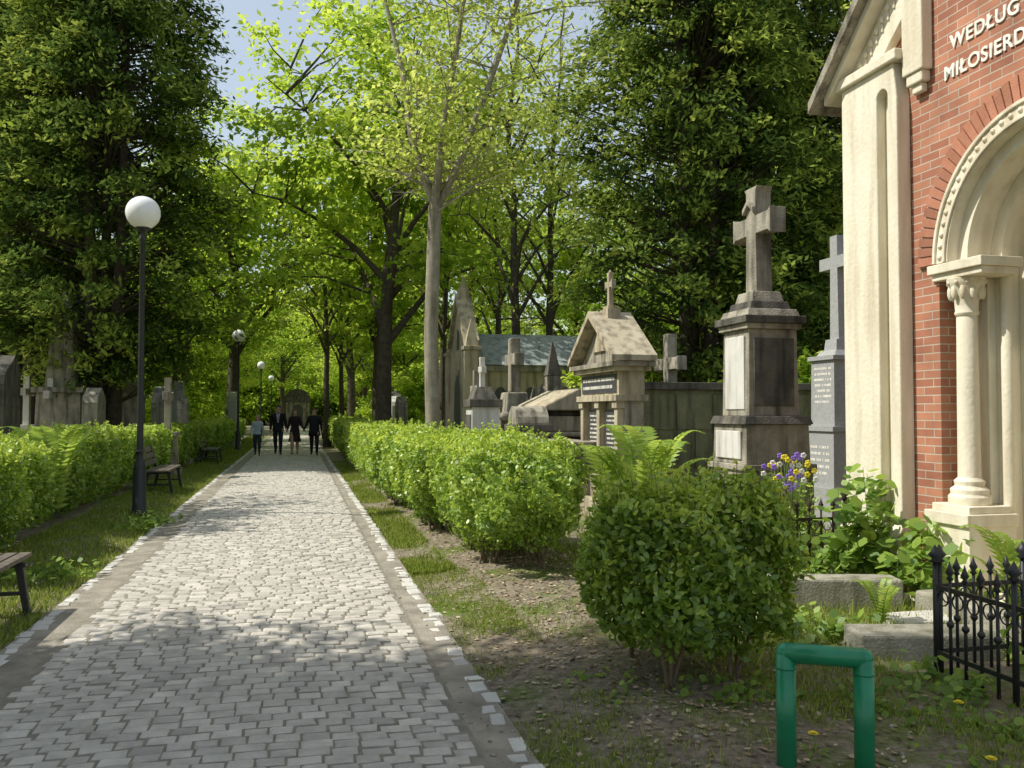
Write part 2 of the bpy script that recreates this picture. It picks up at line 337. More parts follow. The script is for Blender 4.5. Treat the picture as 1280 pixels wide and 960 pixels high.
# ---------------------------------------------------------------- trees
def make_tree(name,seed,H,r0,cz,rx,rz,fork,nl,nclump,lpc,lsize,cr,bark,leaf,flat=.45,aspect=.7,up=.9,shell=.5,trunk_top=.85,low=None):
    rs=np.random.default_rng(seed); parts=[]
    n=10; zz=np.linspace(0,H*trunk_top,n); wob=np.cumsum(rs.normal(0,.13,(n,2)),0)*(np.linspace(0,1,n)[:,None])
    tp=np.column_stack([wob,zz]); tr=r0*(1-.85*np.linspace(0,1,n)**1.1); tr[0]*=1.45
    v,f=tube(tp,tr,10); parts.append((v,f,0,None,True))
    sk=[];
    for a,b,ra in zip(tp[:-1],tp[1:],tr):
        for q in (0,.5):
            if a[2]>fork*.9: sk.append(a+(b-a)*q)
    for k in range(nl):
        z0=fork+(H*trunk_top-fork)*(k/nl)**1.2*.9; az=k*2.4+rs.uniform(-.4,.4)
        b=np.array([np.interp(z0,zz,tp[:,0]),np.interp(z0,zz,tp[:,1]),z0])
        zt=min(cz+rz*.8,z0+rs.uniform(.5,2.2)+rx*.35); rr=rx*.82*math.sqrt(max(.1,1-((zt-cz)/rz)**2))
        e=np.array([math.cos(az)*rr,math.sin(az)*rr,zt])
        m=5; u=np.linspace(0,1,m)[:,None]; pts=b+(e-b)*u; pts[:,2]+=(np.sin(u[:,0]*np.pi)*.5); pts+=rs.normal(0,.12,(m,3))*u
        ra=np.interp(z0,zz,tr)*.6*(1-.85*u[:,0]); v,f=tube(pts,ra,6); parts.append((v,f,0,None,True))
        for q in range(m-1):
            sk.append(pts[q+1]); sk.append((pts[q]+pts[q+1])/2)
    sk=np.array(sk)
    d=nrm(rs.normal(size=(nclump,3))); rad=rs.uniform(0,1,nclump)**shell
    az=np.arctan2(d[:,1],d[:,0]); lob=1+.16*np.sin(3*az+seed)+.12*np.sin(5*az+2*seed+d[:,2]*4)
    C=d*rad[:,None]*np.array([rx,rx,rz])*lob[:,None]+np.array([0,0,cz])
    if low is not None: C=C[C[:,2]>low]
    nc=len(C); cb=rs.uniform(.05,.9,nc)
    for c in C:
        dd=np.linalg.norm(sk-c,axis=1)+np.maximum(0,sk[:,2]-c[2])*.8; a=sk[dd.argmin()]
        mid=(a+c)/2+np.array([0,0,.15])+rs.normal(0,.1,3); L=np.linalg.norm(c-a)
        v,f=tube([a,mid,c],[.012+.012*L,.012+.007*L,.006],4); parts.append((v,f,0,None,True))
    idx=np.repeat(np.arange(nc),lpc); sz=cr*rs.uniform(.6,1.35,nc)
    off=rs.normal(size=(len(idx),3))*np.array([1,1,flat])*sz[idx][:,None]*.50
    pc=C[idx]+off; outw=nrm(pc-np.array([0,0,cz]))
    v,f=leaves(pc,np.array([0,0,up])+outw*.5,lsize,rs,aspect,.65)
    parts.append((v,f,1,np.clip(cb[idx]+rs.normal(0,.16,len(idx)),0,1),False))
    return make_mesh(name,parts,[bark,leaf])
maple=[make_tree('maple_mesh',11,13.5,.26,8.6,4.6,4.9,3.2,13,135,130,.19,.95,M['bark'],M['maple'],flat=.32),
       make_tree('maple_mesh',12,14.5,.28,9.2,4.9,5.4,3.6,15,145,125,.20,1.0,M['bark'],M['maple'],flat=.30),
       make_tree('maple_mesh',13,11,.18,6.6,3.8,4.3,2.4,12,110,120,.18,.85,M['bark'],M['maple'],flat=.34)]
airy=[make_tree('airy_mesh',21,16,.17,10.2,3.2,5.2,4.5,18,85,40,.16,.8,M['bark'],M['sparse'],flat=.6,trunk_top=.95),
      make_tree('airy_mesh',22,15,.15,9.6,3.0,5.0,4.0,16,75,40,.16,.8,M['bark'],M['sparse'],flat=.6,trunk_top=.95)]
def make_thuja(name,seed,H,z0,rmax):
    rs=np.random.default_rng(seed); parts=[]
    for k in range(3):
        a=k*2.1+seed; pts=[(math.cos(a)*.25*(1+q*1.2),math.sin(a)*.25*(1+q*1.2),q*H*.8) for q in np.linspace(0,1,6)]
        v,f=tube(pts,.19*(1-.85*np.linspace(0,1,6)),8); parts.append((v,f,0,None,True))
    nc=760; u=rs.uniform(0,1,nc)**.9; zc=z0+(H-z0)*u
    prof=rmax*np.clip(np.minimum((u+.10)*4.2,1),0,1)*np.sqrt(np.clip(1-u**2.2,0.01,1))
    az=rs.uniform(0,2*np.pi,nc); lob=1+.19*np.sin(3*az+seed+zc*.6)+.15*np.sin(6*az+zc*1.5)
    rr=prof*lob*rs.uniform(.4,1,nc)**.5
    C=np.column_stack([rr*np.cos(az),rr*np.sin(az),zc+rs.normal(0,.2,nc)])
    for c in C[::2]:
        b=np.array([c[0]*.12,c[1]*.12,max(1.5,c[2]-.9)]); m=(b+c)/2+np.array([0,0,-.1])
        v,f=tube([b,m,c],[.035,.025,.008],4); parts.append((v,f,0,None,True))
    lpc=100; idx=np.repeat(np.arange(nc),lpc); n=len(idx)
    out=np.column_stack([np.cos(az),np.sin(az),np.zeros(nc)])[idx]
    q=rs.uniform(-.5,.6,n)[:,None]
    pc=C[idx]+out*q*.95+rs.normal(size=(n,3))*np.array([.19,.19,.11])+np.array([0,0,-.5])*np.maximum(q,0)
    A=nrm(out*.8+np.array([0,0,-.3])+rs.normal(size=(n,3))*.55); nn=nrm(np.array([0,0,1.])+out*.8+rs.normal(size=(n,3))*.5); B=nrm(np.cross(nn,A))
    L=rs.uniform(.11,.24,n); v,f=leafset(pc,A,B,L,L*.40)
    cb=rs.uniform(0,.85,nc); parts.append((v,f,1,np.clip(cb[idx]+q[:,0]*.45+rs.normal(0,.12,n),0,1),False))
    return make_mesh(name,parts,[M['bark'],M['thuja']])
thuja=[make_thuja('thuja_mesh',31,15,2.4,2.8),make_thuja('thuja_mesh',32,14,3.0,2.8)]
bushm=[make_tree('bush_mesh',41,3.2,.08,1.7,2.0,1.7,.3,8,70,110,.19,.55,M['bark'],M['maple'],flat=.7,low=.2)]
print('trees',time.time()-T0)
def put(name,me,x,y,rz=0,sc=1): return obj(name,me,(x,y,float(gh(x,y))-.03),rz,sc)
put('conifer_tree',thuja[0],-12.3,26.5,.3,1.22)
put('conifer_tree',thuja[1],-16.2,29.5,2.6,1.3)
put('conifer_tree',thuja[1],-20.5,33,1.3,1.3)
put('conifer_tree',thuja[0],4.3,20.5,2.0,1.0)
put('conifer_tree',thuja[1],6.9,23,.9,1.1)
for (x,y,k,rz,sc) in [(-4.4,30,0,0,1.2),(-15.2,39,2,1.2,.9),(-6.2,41,1,2,1.15),(-14.0,44,1,.7,1.2),(-18.5,50,0,3,1.2),(-2.5,54,1,4,1.2),(-11.3,62,0,4,1.25),
        (10.5,31,0,5,1.0),(16,30,1,.6,1.0),(13.5,42,2,1,1.3),(3.5,46,1,2.2,1.0),(-24.5,41,1,.3,1.0)]:
    put('maple_tree',maple[k],x,y,rz,sc)
# trees beside the path left of and behind the viewer
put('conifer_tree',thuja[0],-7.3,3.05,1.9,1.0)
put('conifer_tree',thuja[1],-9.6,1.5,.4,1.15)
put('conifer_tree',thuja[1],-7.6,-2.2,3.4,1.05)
put('maple_tree',maple[2],-13.2,13.4,2.0,.95)
for (x,y,k,rz,sc) in [(.2,27.5,0,0,1),(1.2,30,1,1,1.05),(-.6,34,1,2.6,1.0),(-8.6,41,0,2,.9),(-8.9,46,1,4,.95),(9.0,19.5,1,1.5,.9),(-17.5,19.5,1,2.2,.9),(-2.9,36,0,4.2,1.0)]:
    put('birch_tree',airy[k],x,y,rz,sc)
def forked():
    rs=np.random.default_rng(3); bx,by=-1.64,18.0; parts=[]
    def W(l): return np.array([(a-bx,dy,z) for a,z,dy in l],float)
    br=[(W([(-1.64,0,0),(-1.62,1.5,0),(-1.66,3.2,0),(-1.62,4.8,0),(-1.58,5.9,0)]),[.20,.155,.145,.14,.14]),
        (W([(-1.58,5.9,0),(-1.82,6.5,.1),(-2.08,7.3,.2),(-2.3,8.8,.3),(-2.7,10.4,.5),(-3.1,12.5,.6)]),[.10,.09,.075,.06,.04,.015]),
        (W([(-1.62,5.7,0),(-1.5,6.6,-.1),(-1.39,7.6,-.2),(-1.1,9.1,-.4),(-.85,11,-.5),(-.8,13,-.6)]),[.10,.085,.07,.055,.035,.015]),
        (W([(-1.58,5.8,0),(-1.1,6.8,.1),(-.55,8.3,.2),(0,9.9,.2),(.6,11.6,.1),(1.0,13,0)]),[.09,.08,.065,.05,.03,.012]),
        (W([(-1.62,4.9,0),(-1.5,5.1,-.05)]),[.11,.02])]
    sk=[]
    for p,r in br:
        v,f=tube(p,r,9); parts.append((v,f,0,None,True))
    for p,r in br[1:4]:
        for q in range(1,len(p)):
            for w in (0,.33,.66): sk.append(p[q-1]*(1-w)+p[q]*w)
    sk=np.array(sk); C=[]
    for k in range(110):
        a=sk[rs.integers(len(sk))]; az=rs.uniform(0,2*np.pi); L=rs.uniform(.6,3.0)
        e=a+np.array([math.cos(az)*L,math.sin(az)*L,rs.uniform(.0,1.0)*L*.5])
        m=(a+e)/2+np.array([0,0,.12]); v,f=tube([a,m,e],[.018,.012,.004],4); parts.append((v,f,0,None,True)); C+=[e,(m+e)/2,m]
        for _ in range(2):
            e2=m+rs.normal(0,.5,3); v,f=tube([m,(m+e2)/2+.05,e2],[.008,.006,.003],3); parts.append((v,f,0,None,True)); C.append(e2)
    C=np.array(C); C=C[C[:,2]>6.6]; idx=np.repeat(np.arange(len(C)),18)
    pc=C[idx]+rs.normal(size=(len(idx),3))*np.array([.28,.28,.12])
    v,f=leaves(pc,np.array([0,0,.9]),.115,rs,.65,.7); parts.append((v,f,1,rs.uniform(.1,1,len(idx)),False))
    obj('ash_tree',make_mesh('ash_tree',parts,[M['barkp'],M['sparse']]),(bx,by,0))
forked()
dc=bpy.data.collections.new('distant_trees_source')
rs=np.random.default_rng(9)
def dput(me,x,y,rz,sc):
    o=bpy.data.objects.new('tree_instance',me); o.location=(x,y,-.05); o.rotation_euler=(0,0,rz); o.scale=(sc,)*3; dc.objects.link(o)
for a in np.linspace(-58,52,36):
    for r in (66,86,106):
        rr=r+rs.uniform(-7,7); x=rr*math.sin(math.radians(a+rs.uniform(-1,1))); y=rr*math.cos(math.radians(a))
        if abs(ST(x,y)[1])<5 and r<100: continue
        if rs.random()<.7: dput(maple[rs.integers(3)],x,y,rs.uniform(0,6),rs.uniform(.85,1.15))
for a in np.linspace(-55,50,50):
    for r in (50,66,88):
        rr=r+rs.uniform(-5,5); x=rr*math.sin(math.radians(a)); y=rr*math.cos(math.radians(a)); s_,t_=ST(x,y)
        if abs(t_)<5.5: continue
        dput(bushm[0],x,y,rs.uniform(0,6),rs.uniform(.8,1.8))
for t_ in range(-16,18,3):
    p=P(112+rs.uniform(-2,2),t_); dput(bushm[0],p[0],p[1],rs.uniform(0,6),2.2); p=P(120+rs.uniform(-3,3),t_+1); dput(maple[rs.integers(3)],p[0],p[1],rs.uniform(0,6),1.3)
for s_ in range(66,106,8):
    for t_ in (-6.2,5.6):
        p=P(s_+rs.uniform(-2,2),t_); dput(maple[rs.integers(3)],p[0],p[1],rs.uniform(0,6),rs.uniform(.9,1.1))
e=bpy.data.objects.new('distant_trees',None); e.instance_type='COLLECTION'; e.instance_collection=dc; coll.objects.link(e)
for (x,y,sc) in [(5.5,17.5,.8),(8.5,17,1.1),(7.6,14.7,.8),(2.4,24,.8),(-2.9,25.5,.40),(11,21,1.3),(-3.6,32,.5),(5.0,27,1.2),(2.8,31,1.2)]:
    put('shrub',bushm[0],x,y,rs.uniform(0,6),sc)

# ---------------------------------------------------------------- hedges
def hedge(name,s0,s1,t0,t1,h,n,seed,lsize=.055,zlow=.12,power=5,stems=14,tone=0.0,n_sprig=60,spl=.19,lumpy=1.0):
    rs=np.random.default_rng(seed); a,b=(s1-s0)/2,(t1-t0)/2
    zc=(h+zlow)/2; c=(h-zlow)/2; pts=[];tot=0;deps=[]
    ph=rs.uniform(0,6,6)
    while tot<n:
        q=rs.uniform(-1.2,1.2,(n*2,3))
        sx,sy,sz=q[:,0]*a,q[:,1]*b,q[:,2]*c
        lump=1+lumpy*(.06*np.sin(sx*3.3+ph[0])*np.sin(sy*4+ph[1])+.05*np.sin(sx*6+ph[2]+sz*3)+.05*np.sin(sy*9+sx*5+ph[3])+.05*np.sin(sx*13+ph[4])*np.sin(sy*12+sz*11)+.04*np.sin(sx*21+ph[5])*np.sin(sy*19+ph[2]+sz*17))
        sc=np.where(q[:,2]<0,1+.22*q[:,2]**2,1.0)
        f=(np.abs(q[:,0]*sc)**power+np.abs(q[:,1]*sc)**power+np.abs(q[:,2])**power)**(1/power)/lump
        ins=(1-f)*min(b,c)
        keep=(f<1.03)&(rs.uniform(size=len(q))<np.exp(-np.maximum(ins,0)/.10)+.05)&((q[:,2]>-.6)|(rs.uniform(size=len(q))<.45))
        k=q[keep]; pts.append(k); deps.append(ins[keep]); tot+=len(k)
    q=np.concatenate(pts)[:n]; dep=np.concatenate(deps)[:n]
    loc=q*np.array([a,b,c])
    outw=nrm(np.column_stack([np.sign(q[:,k])*np.abs(q[:,k])**3 for k in range(3)])+1e-6)
    def w(l): return np.column_stack([l[:,1],l[:,0],l[:,2]+zc])
    C=w(loc); O=np.column_stack([outw[:,1],outw[:,0],outw[:,2]])
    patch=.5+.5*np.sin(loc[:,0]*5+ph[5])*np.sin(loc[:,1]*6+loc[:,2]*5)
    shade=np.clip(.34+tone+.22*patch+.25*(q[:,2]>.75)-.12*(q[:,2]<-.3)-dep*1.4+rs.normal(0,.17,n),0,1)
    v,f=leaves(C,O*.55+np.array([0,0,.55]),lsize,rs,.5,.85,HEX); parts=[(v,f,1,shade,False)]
    sp=[]
    ids=np.where((dep<.04)&(q[:,2]>-.1))[0]; ids=rs.choice(ids,min(n_sprig,len(ids)),replace=False)
    for k in ids:
        up_=.3+1.1*(q[k,2]>.6); L=rs.uniform(.05,spl)*(1 if up_>1 else .6); d=nrm(O[k]*.6+np.array([rs.normal(0,.3),rs.normal(0,.3),up_]))
        p0=C[k]-d*.05; v,f=tube([p0,p0+d*L*.5,p0+d*L],[.003,.0025,.0015],3); parts.append((v,f,0,None,False))
        for u in np.linspace(.1,1,max(3,int(L/.018))): sp.append(p0+d*L*u+rs.normal(0,.012,3))
    if sp:
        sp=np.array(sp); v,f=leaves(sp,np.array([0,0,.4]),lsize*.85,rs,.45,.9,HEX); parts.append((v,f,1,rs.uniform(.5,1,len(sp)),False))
    for k in range(stems):
        x=rs.uniform(-b,b)*.5;y=rs.uniform(-a,a)*.8
        for _ in range(3):
            e=np.array([x+rs.uniform(-.3,.3),y+rs.uniform(-.3,.3),h*rs.uniform(.5,.75)]); p=np.array([x+rs.normal(0,.02),y+rs.normal(0,.02),-.05])
            m=(p+e)/2+rs.normal(0,.04,3); v,f=tube([p,m,e],[.014,.009,.003],5); parts.append((v,f,0,None,True))
    pc=P((s0+s1)/2,(t0+t1)/2)
    return obj(name,make_mesh(name,parts,[M['twig'],M['hedge']]),(pc[0],pc[1],float(gh(*pc))),ROT)
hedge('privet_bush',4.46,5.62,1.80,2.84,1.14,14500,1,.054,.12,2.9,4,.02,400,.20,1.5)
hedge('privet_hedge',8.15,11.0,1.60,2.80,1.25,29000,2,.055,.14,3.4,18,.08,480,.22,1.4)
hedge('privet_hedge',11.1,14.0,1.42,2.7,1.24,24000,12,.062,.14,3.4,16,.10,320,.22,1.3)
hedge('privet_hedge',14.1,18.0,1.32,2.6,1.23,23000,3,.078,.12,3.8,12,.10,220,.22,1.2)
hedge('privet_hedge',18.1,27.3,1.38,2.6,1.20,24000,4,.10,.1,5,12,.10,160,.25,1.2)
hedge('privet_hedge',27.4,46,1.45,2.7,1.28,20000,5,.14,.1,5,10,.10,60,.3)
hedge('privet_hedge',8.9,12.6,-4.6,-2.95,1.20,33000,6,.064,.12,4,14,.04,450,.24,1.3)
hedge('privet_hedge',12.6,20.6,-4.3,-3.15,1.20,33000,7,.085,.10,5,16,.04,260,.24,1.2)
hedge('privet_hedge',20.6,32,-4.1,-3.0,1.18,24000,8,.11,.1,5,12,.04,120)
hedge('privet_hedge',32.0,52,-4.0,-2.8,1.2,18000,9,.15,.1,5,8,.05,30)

# ---------------------------------------------------------------- ferns, vines
def fern(name,x,y,h,nf,seed,sc=1):
    rs=np.random.default_rng(seed); parts=[];C=[];A=[];B=[];L=[]
    for k in range(nf):
        az=k*2.4+rs.uniform(-.3,.3); rad=h*rs.uniform(.30,.55); hh=h*rs.uniform(.75,1.05)
        u=np.linspace(0,1,26); pts=np.column_stack([math.cos(az)*rad*u**1.5,math.sin(az)*rad*u**1.5,hh*np.sin(u*1.75)])
        v,f=tube(pts,.006*(1-.8*u),3); parts.append((v,f,0,np.full(len(f),.3),False))
        tg=nrm(np.gradient(pts,axis=0)); side=np.array([-math.sin(az),math.cos(az),0])
        for q in range(4,26):
            ll=h*.16*math.sin(min(1,(1-u[q])*1.25+.08)*math.pi*.62)
            for sg in (-1,1):
                a=nrm(side*sg+tg[q]*.35+np.array([0,0,-.1])); C.append(pts[q]+a*ll/2);A.append(a);B.append(tg[q]);L.append(ll)
    C,A,B,L=map(np.array,(C,A,B,L)); v,f=leafset(C,A,B,L,L*.0+h*.036,HEX); parts.append((v,f,0,rs.uniform(.2,1,len(C)),False))
    return put(name,make_mesh(name,parts,[M['fern']]),x,y,0,sc)
fern('fern_plant',1.42,9.6,1.46,14,1); fern('fern_plant',1.15,10.1,1.3,9,2)
fern('fern_plant',3.55,6.15,.85,12,5); fern('fern_plant',2.75,6.6,.4,7,6); fern('fern_plant',-6.2,11.9,1.45,9,3)
def plant(name,x,y,rx,ry,h,n,size,seed,mat='vine',bias=1,z=0):
    rs=np.random.default_rng(seed); parts=[]; ns=max(6,int(n/22)); C=[]
    for k in range(ns):
        p=np.array([rs.uniform(-rx,rx)*.8,rs.uniform(-ry,ry)*.8,0]); e=p+np.array([rs.normal(0,.12),rs.normal(0,.12),h*rs.uniform(.35,1)])
        m=(p+e)/2+rs.normal(0,.03,3); v,f=tube([p,m,e],[.005,.004,.002],4); parts.append((v,f,0,np.full(len(f),.2),False))
        for _ in range(22):
            u=rs.uniform(.15,1.05); C.append(p+(e-p)*u+rs.normal(0,.07,3)*np.array([1,1,.4]))
    C=np.array(C); C[:,2]=np.maximum(C[:,2],.02)
    v,f=leaves(C,np.array([-.3,-.2,bias]),size,rs,.75,.5,HEX,.5); parts.append((v,f,0,rs.uniform(0,1,len(C)),False))
    return put(name,make_mesh(name,parts,[M[mat]]),x,y)
plant('climbing_vine',3.2,8.1,.35,.3,1.25,420,.12,1); plant('climbing_vine',3.6,7.5,.3,.35,.75,300,.11,2)
plant('climbing_vine',2.95,7.95,.5,.15,.5,350,.09,3); plant('ground_ivy',2.1,6.3,.3,.3,.2,180,.07,4)
plant('ground_ivy',2.5,5.2,.35,.2,.16,200,.06,5); plant('ground_ivy',2.1,4.9,.5,.4,.10,240,.05,6); plant('ground_ivy',2.35,4.4,.45,.3,.08,240,.05,7)
plant('ground_ivy',3.4,5.3,.4,.5,.3,300,.075,8); plant('ground_ivy',1.35,5.0,.35,.25,.10,180,.045,9); plant('ground_ivy',.6,5.2,.4,.3,.08,120,.045,12)
plant('grave_plants',2.6,9.4,.5,.4,.8,500,.08,10,'hedge'); plant('grave_plants',4.2,9.8,.5,.4,.6,400,.09,11,'hedge')
plant('verge_weeds',-4.6,8.6,.5,.4,.2,350,.06,14); plant('verge_weeds',-5.3,12.8,.3,.7,.25,400,.07,15)
plant('grave_plants',2.75,8.7,.26,.2,1.15,650,.06,16,'hedge')

# ---------------------------------------------------------------- grass + litter
def scatter_grass():
    rs=np.random.default_rng(77); parts=[]
    def zone(s0,s1,t0,t1,n,h,w,patchy=0.,lo=0):
        s_=rs.uniform(s0,s1,n) if s1-s0<12 else s0+(s1-s0)*rs.uniform(0,1,n)**1.6; t_=rs.uniform(t0,t1,n)
        x=s_*D[0]+t_*R[0]; y=s_*D[1]+t_*R[1]
        if patchy:
            q=np.sin(x*2.3+1)*np.sin(y*1.9+.5)+.6*np.sin(x*5.1+2)*np.sin(y*4.7)+.3*np.sin(x*11)*np.sin(y*12)+rs.normal(0,.25,n); k=q>patchy-.5; x,y=x[k],y[k]
        m=len(x); d=nrm(np.column_stack([rs.normal(0,.45,m),rs.normal(0,.45,m),np.ones(m)])); L=h*rs.uniform(.4,1.4,m)
        C=np.column_stack([x,y,gh(x,y)])+d*L[:,None]*.42; B=nrm(np.cross(d,rs.normal(size=(m,3)))); v,f=leafset(C,d,B,L,np.full(m,w)*rs.uniform(.7,1.3,m),BLADE)
        parts.append((v,f,0,rs.uniform(0,1,m),False))
    zone(3,30,-3.2,-1.98,56000,.07,.010,.0); zone(30,60,-3,-1.98,9000,.10,.03)
    zone(9,30,1.13,1.6,22000,.065,.012,.1); zone(3,9,1.1,1.7,16000,.045,.006,.5)
    zone(2.5,7,1.2,3.9,14000,.05,.006,.6); zone(2.5,5.6,2.6,4.2,9000,.07,.007,.4); zone(5.5,10,2.8,5.4,12000,.12,.009,.1)
    zone(5,16,2.6,8,12000,.14,.014,.1); zone(14,45,2.7,14,14000,.2,.03,.1); zone(10,50,-16,-4.2,22000,.2,.03,.1)
    obj('grass',make_mesh('grass',parts,[M['grass']]))
    n=7500; s_=rs.uniform(3,16,n); t_=np.where(rs.random(n)<.88,rs.normal(2.0,.6,n),rs.uniform(-3,3,n)); x=s_*D[0]+t_*R[0]; y=s_*D[1]+t_*R[1]
    k=(t_>1.0)|(t_<-1.9)|(rs.random(n)<.05); x,y,t_=x[k],y[k],t_[k]
    z=np.where((t_>-1.9)&(t_<1.0),np.maximum(gh(x,y),camb(t_)+.022),gh(x,y)+.012)
    v,f=leaves(np.column_stack([x,y,z]),np.array([0,0,2.5]),.032,rs,.6,.5,HEX,.5)
    obj('fallen_leaves',make_mesh('fallen_leaves',[(v,f,0,rs.uniform(0,1,len(x)),False)],[M['litter']]))
scatter_grass()
b=MB()
for k in range(480):
    s_=random.uniform(3,9); t_=random.uniform(.88,3.4); p=P(s_,t_); r=random.uniform(.004,.018); b.ell((p[0],p[1],max(0,float(gh(*p)))+r*.2),(r,r*random.uniform(.6,1),r*.6),0,6,4)
b.build('gravel_stones',[M['concrete']],rotz=0,bevel=0)
def dandelion(x,y,h):
    b=MB(); b.tube([(0,0,0),(.01,0,h*.5),(0,0,h)],[.003,.0025,.0025],6,1)
    for k in range(22):
        a=k*2*math.pi/22
        for (r,zz) in ((.024,.004),(.015,.010)):
            c,s=math.cos(a+r*40),math.sin(a+r*40); b.add([(0,0,h),(c*r-s*.003,s*r+c*.003,h+zz),(c*r*1.1,s*r*1.1,h+zz),(c*r+s*.003,s*r-c*.003,h+zz)],[(0,1,2,3)],0)
    for k in range(6):
        a=k*1.05; b.add([(0,0,.003),(math.cos(a)*.06-math.sin(a)*.012,math.sin(a)*.06+math.cos(a)*.012,.02),(math.cos(a)*.11,math.sin(a)*.11,.012),(math.cos(a)*.06+math.sin(a)*.012,math.sin(a)*.06-math.cos(a)*.012,.02)],[(0,1,2,3)],1)
    b.build('dandelion_flower',[M['yellow'],M['vine']],(x,y,float(gh(x,y))),0,0)
dandelion(2.26,4.5,.15); dandelion(1.42,4.2,.09); dandelion(2.15,4.0,.07); dandelion(2.0,5.0,.12)

# ---------------------------------------------------------------- lamps
def lamp(s_,t_):
    b=MB()
    b.lathe([(.13,-.05),(.13,.05),(.105,.07),(.10,.75),(.085,.80),(.06,.86),(.052,.95),(.045,2.6),(.040,4.35),(.055,4.37),(.055,4.42),(.035,4.45),(.035,4.50),(.09,4.53),(.115,4.56),(.115,4.60)],seg=16,m=0)
    b.lathe([(.062,.98),(.066,1.0),(.062,1.03)],seg=16,m=0)
    b.ell((0,0,4.81),(.265,.265,.265),1,28,18)
    p=P(s_,t_); b.build('street_lamp',[M['iron'],M['globe']],(p[0],p[1],float(gh(*p))),ROT,0)
for k in range(5): lamp(14.96+23.6*k,-2.42)
# ---------------------------------------------------------------- benches
def bench(s0,t_,L=1.9):
    b=MB()
    for k,x in enumerate((-.20,-.09,.02,.13)): b.box(x-.045,x+.045,-L/2,L/2,.415,.45,0)
    for k,(x,z) in enumerate(((-.30,.56),(-.345,.69),(-.39,.82))): b.prism([(x-.02,z-.045),(x+.015,z-.055),(x-.02,z+.055),(x-.05,z+.045)],'y',-L/2,L/2,0)
    for y in (-L/2+.25,L/2-.25):
        b.prism([(-.33,.40),(.20,.40),(.20,.365),(-.31,.365)],'y',y-.025,y+.025,1)
        b.prism([(.12,.37),(.18,.37),(.24,-.03),(.19,-.03)],'y',y-.025,y+.025,1)
        b.prism([(-.26,.37),(-.20,.37),(-.30,-.03),(-.36,-.03)],'y',y-.024,y+.024,1)
        b.prism([(-.25,.36),(-.31,.36),(-.44,.88),(-.405,.90)],'y',y-.023,y+.023,1)
        b.prism([(-.30,.14),(.20,.14),(.20,.17),(-.30,.17)],'y',y-.018,y+.018,1)
    p=P(s0,t_); b.build('park_bench',[M['bwood'],M['iron']],(p[0],p[1],float(gh(*p))+.01),ROT,.006)
bench(7.22,-2.33); bench(19.3,-2.62); bench(29.5,-2.6)

# ---------------------------------------------------------------- green barrier
b=MB(); r=.044; w=.33; h=.545
b.tube([(0,0,-.1),(0,0,h-r-.003)],[r,r],20,0); b.tube([(w,0,-.1),(w,0,h-r-.003)],[r,r],20,0)
b.tube([(-.003,0,h-r),( w+.003,0,h-r)],[r+.001,r+.001],20,0)
b.lathe([(r+.002,h-r-.070),(r+.002,h-r-.062)],0,0,20,0); b.lathe([(r+.002,h-r-.070),(r+.002,h-r-.062)],w,0,20,0)
b.ell((0,0,h-r),(r,r,r),0,20,12); b.ell((w,0,h-r),(r,r,r),0,20,12)
b.build('metal_barrier',[M['green']],(1.245,4.04,float(gh(1.3,4.0))),math.atan2(-.10,.33),0)

# ---------------------------------------------------------------- iron fences
def spikefence(name,p0,p1,h,step=.125,thick=.011,mat='iron'):
    b=MB(); L=math.dist(p0,p1); n=int(L/step)
    b.box(0,L,-.008,.008,h*.72,h*.72+.028,0); b.box(0,L,-.008,.008,h*.16,h*.16+.028,0)
    for k in range(n+1):
        x=min(L,k*step); big=(k%5==0)
        t=thick*(1.7 if big else 1); hh=h*(1.06 if big else .94)
        b.tube([(x,0,-.05),(x,0,hh-.08)],[t,t*.9],6,0)
        b.lathe([(t*.9,hh-.085),(t*2.0,hh-.075),(t*1.0,hh-.06),(t*2.3,hh-.035),(t*1.2,hh-.01),(.001,hh+.03)],x,0,8,0)
        if not big: b.lathe([(t,h*.42),(t*2,h*.44),(t*2,h*.46),(t,h*.48)],x,0,8,0)
        if k<n:
            rr=step*.36; cx=x+step/2; an=np.linspace(0,2*math.pi,13)
            b.tube([(cx+rr*math.cos(a),0,h*.72-rr-.004+rr*math.sin(a)) for a in an],[.005]*13,5,0)
    b.build(name,[M[mat]],(p0[0],p0[1],float(gh(*p0))),math.atan2(p1[1]-p0[1],p1[0]-p0[0]),0)
c0=P(4.75,3.88)
spikefence('iron_grave_fence',c0,P(2.3,3.88),.72)
spikefence('iron_grave_fence',c0+R*.03,P(4.75,5.1),.72)
spikefence('iron_grave_fence',(2.55,8.25),(3.4,8.45),.82,mat='rust')
spikefence('iron_grave_fence',(2.55,8.3),(2.2,9.7),.82,mat='rust')
def slab(name,x,y,w,d,h,mat='concrete',rz=ROT,z=0):
    b=MB(); b.box(-w/2,w/2,-d/2,d/2,-.1,h,0,.985,.97); b.build(name,[M[mat]],(x,y,float(gh(x,y))+z),rz,.02)
slab('grave_kerb',2.62,7.35,1.15,.28,.26,rz=-.03); slab('grave_kerb',2.75,5.95,.95,.34,.17,rz=-.02)
slab('paving_slab',3.1,6.75,.5,.35,.08,'edge'); slab('grave_kerb',3.5,6.6,.25,1.2,.2); slab('grave_kerb',1.95,8.6,.2,1.6,.18)

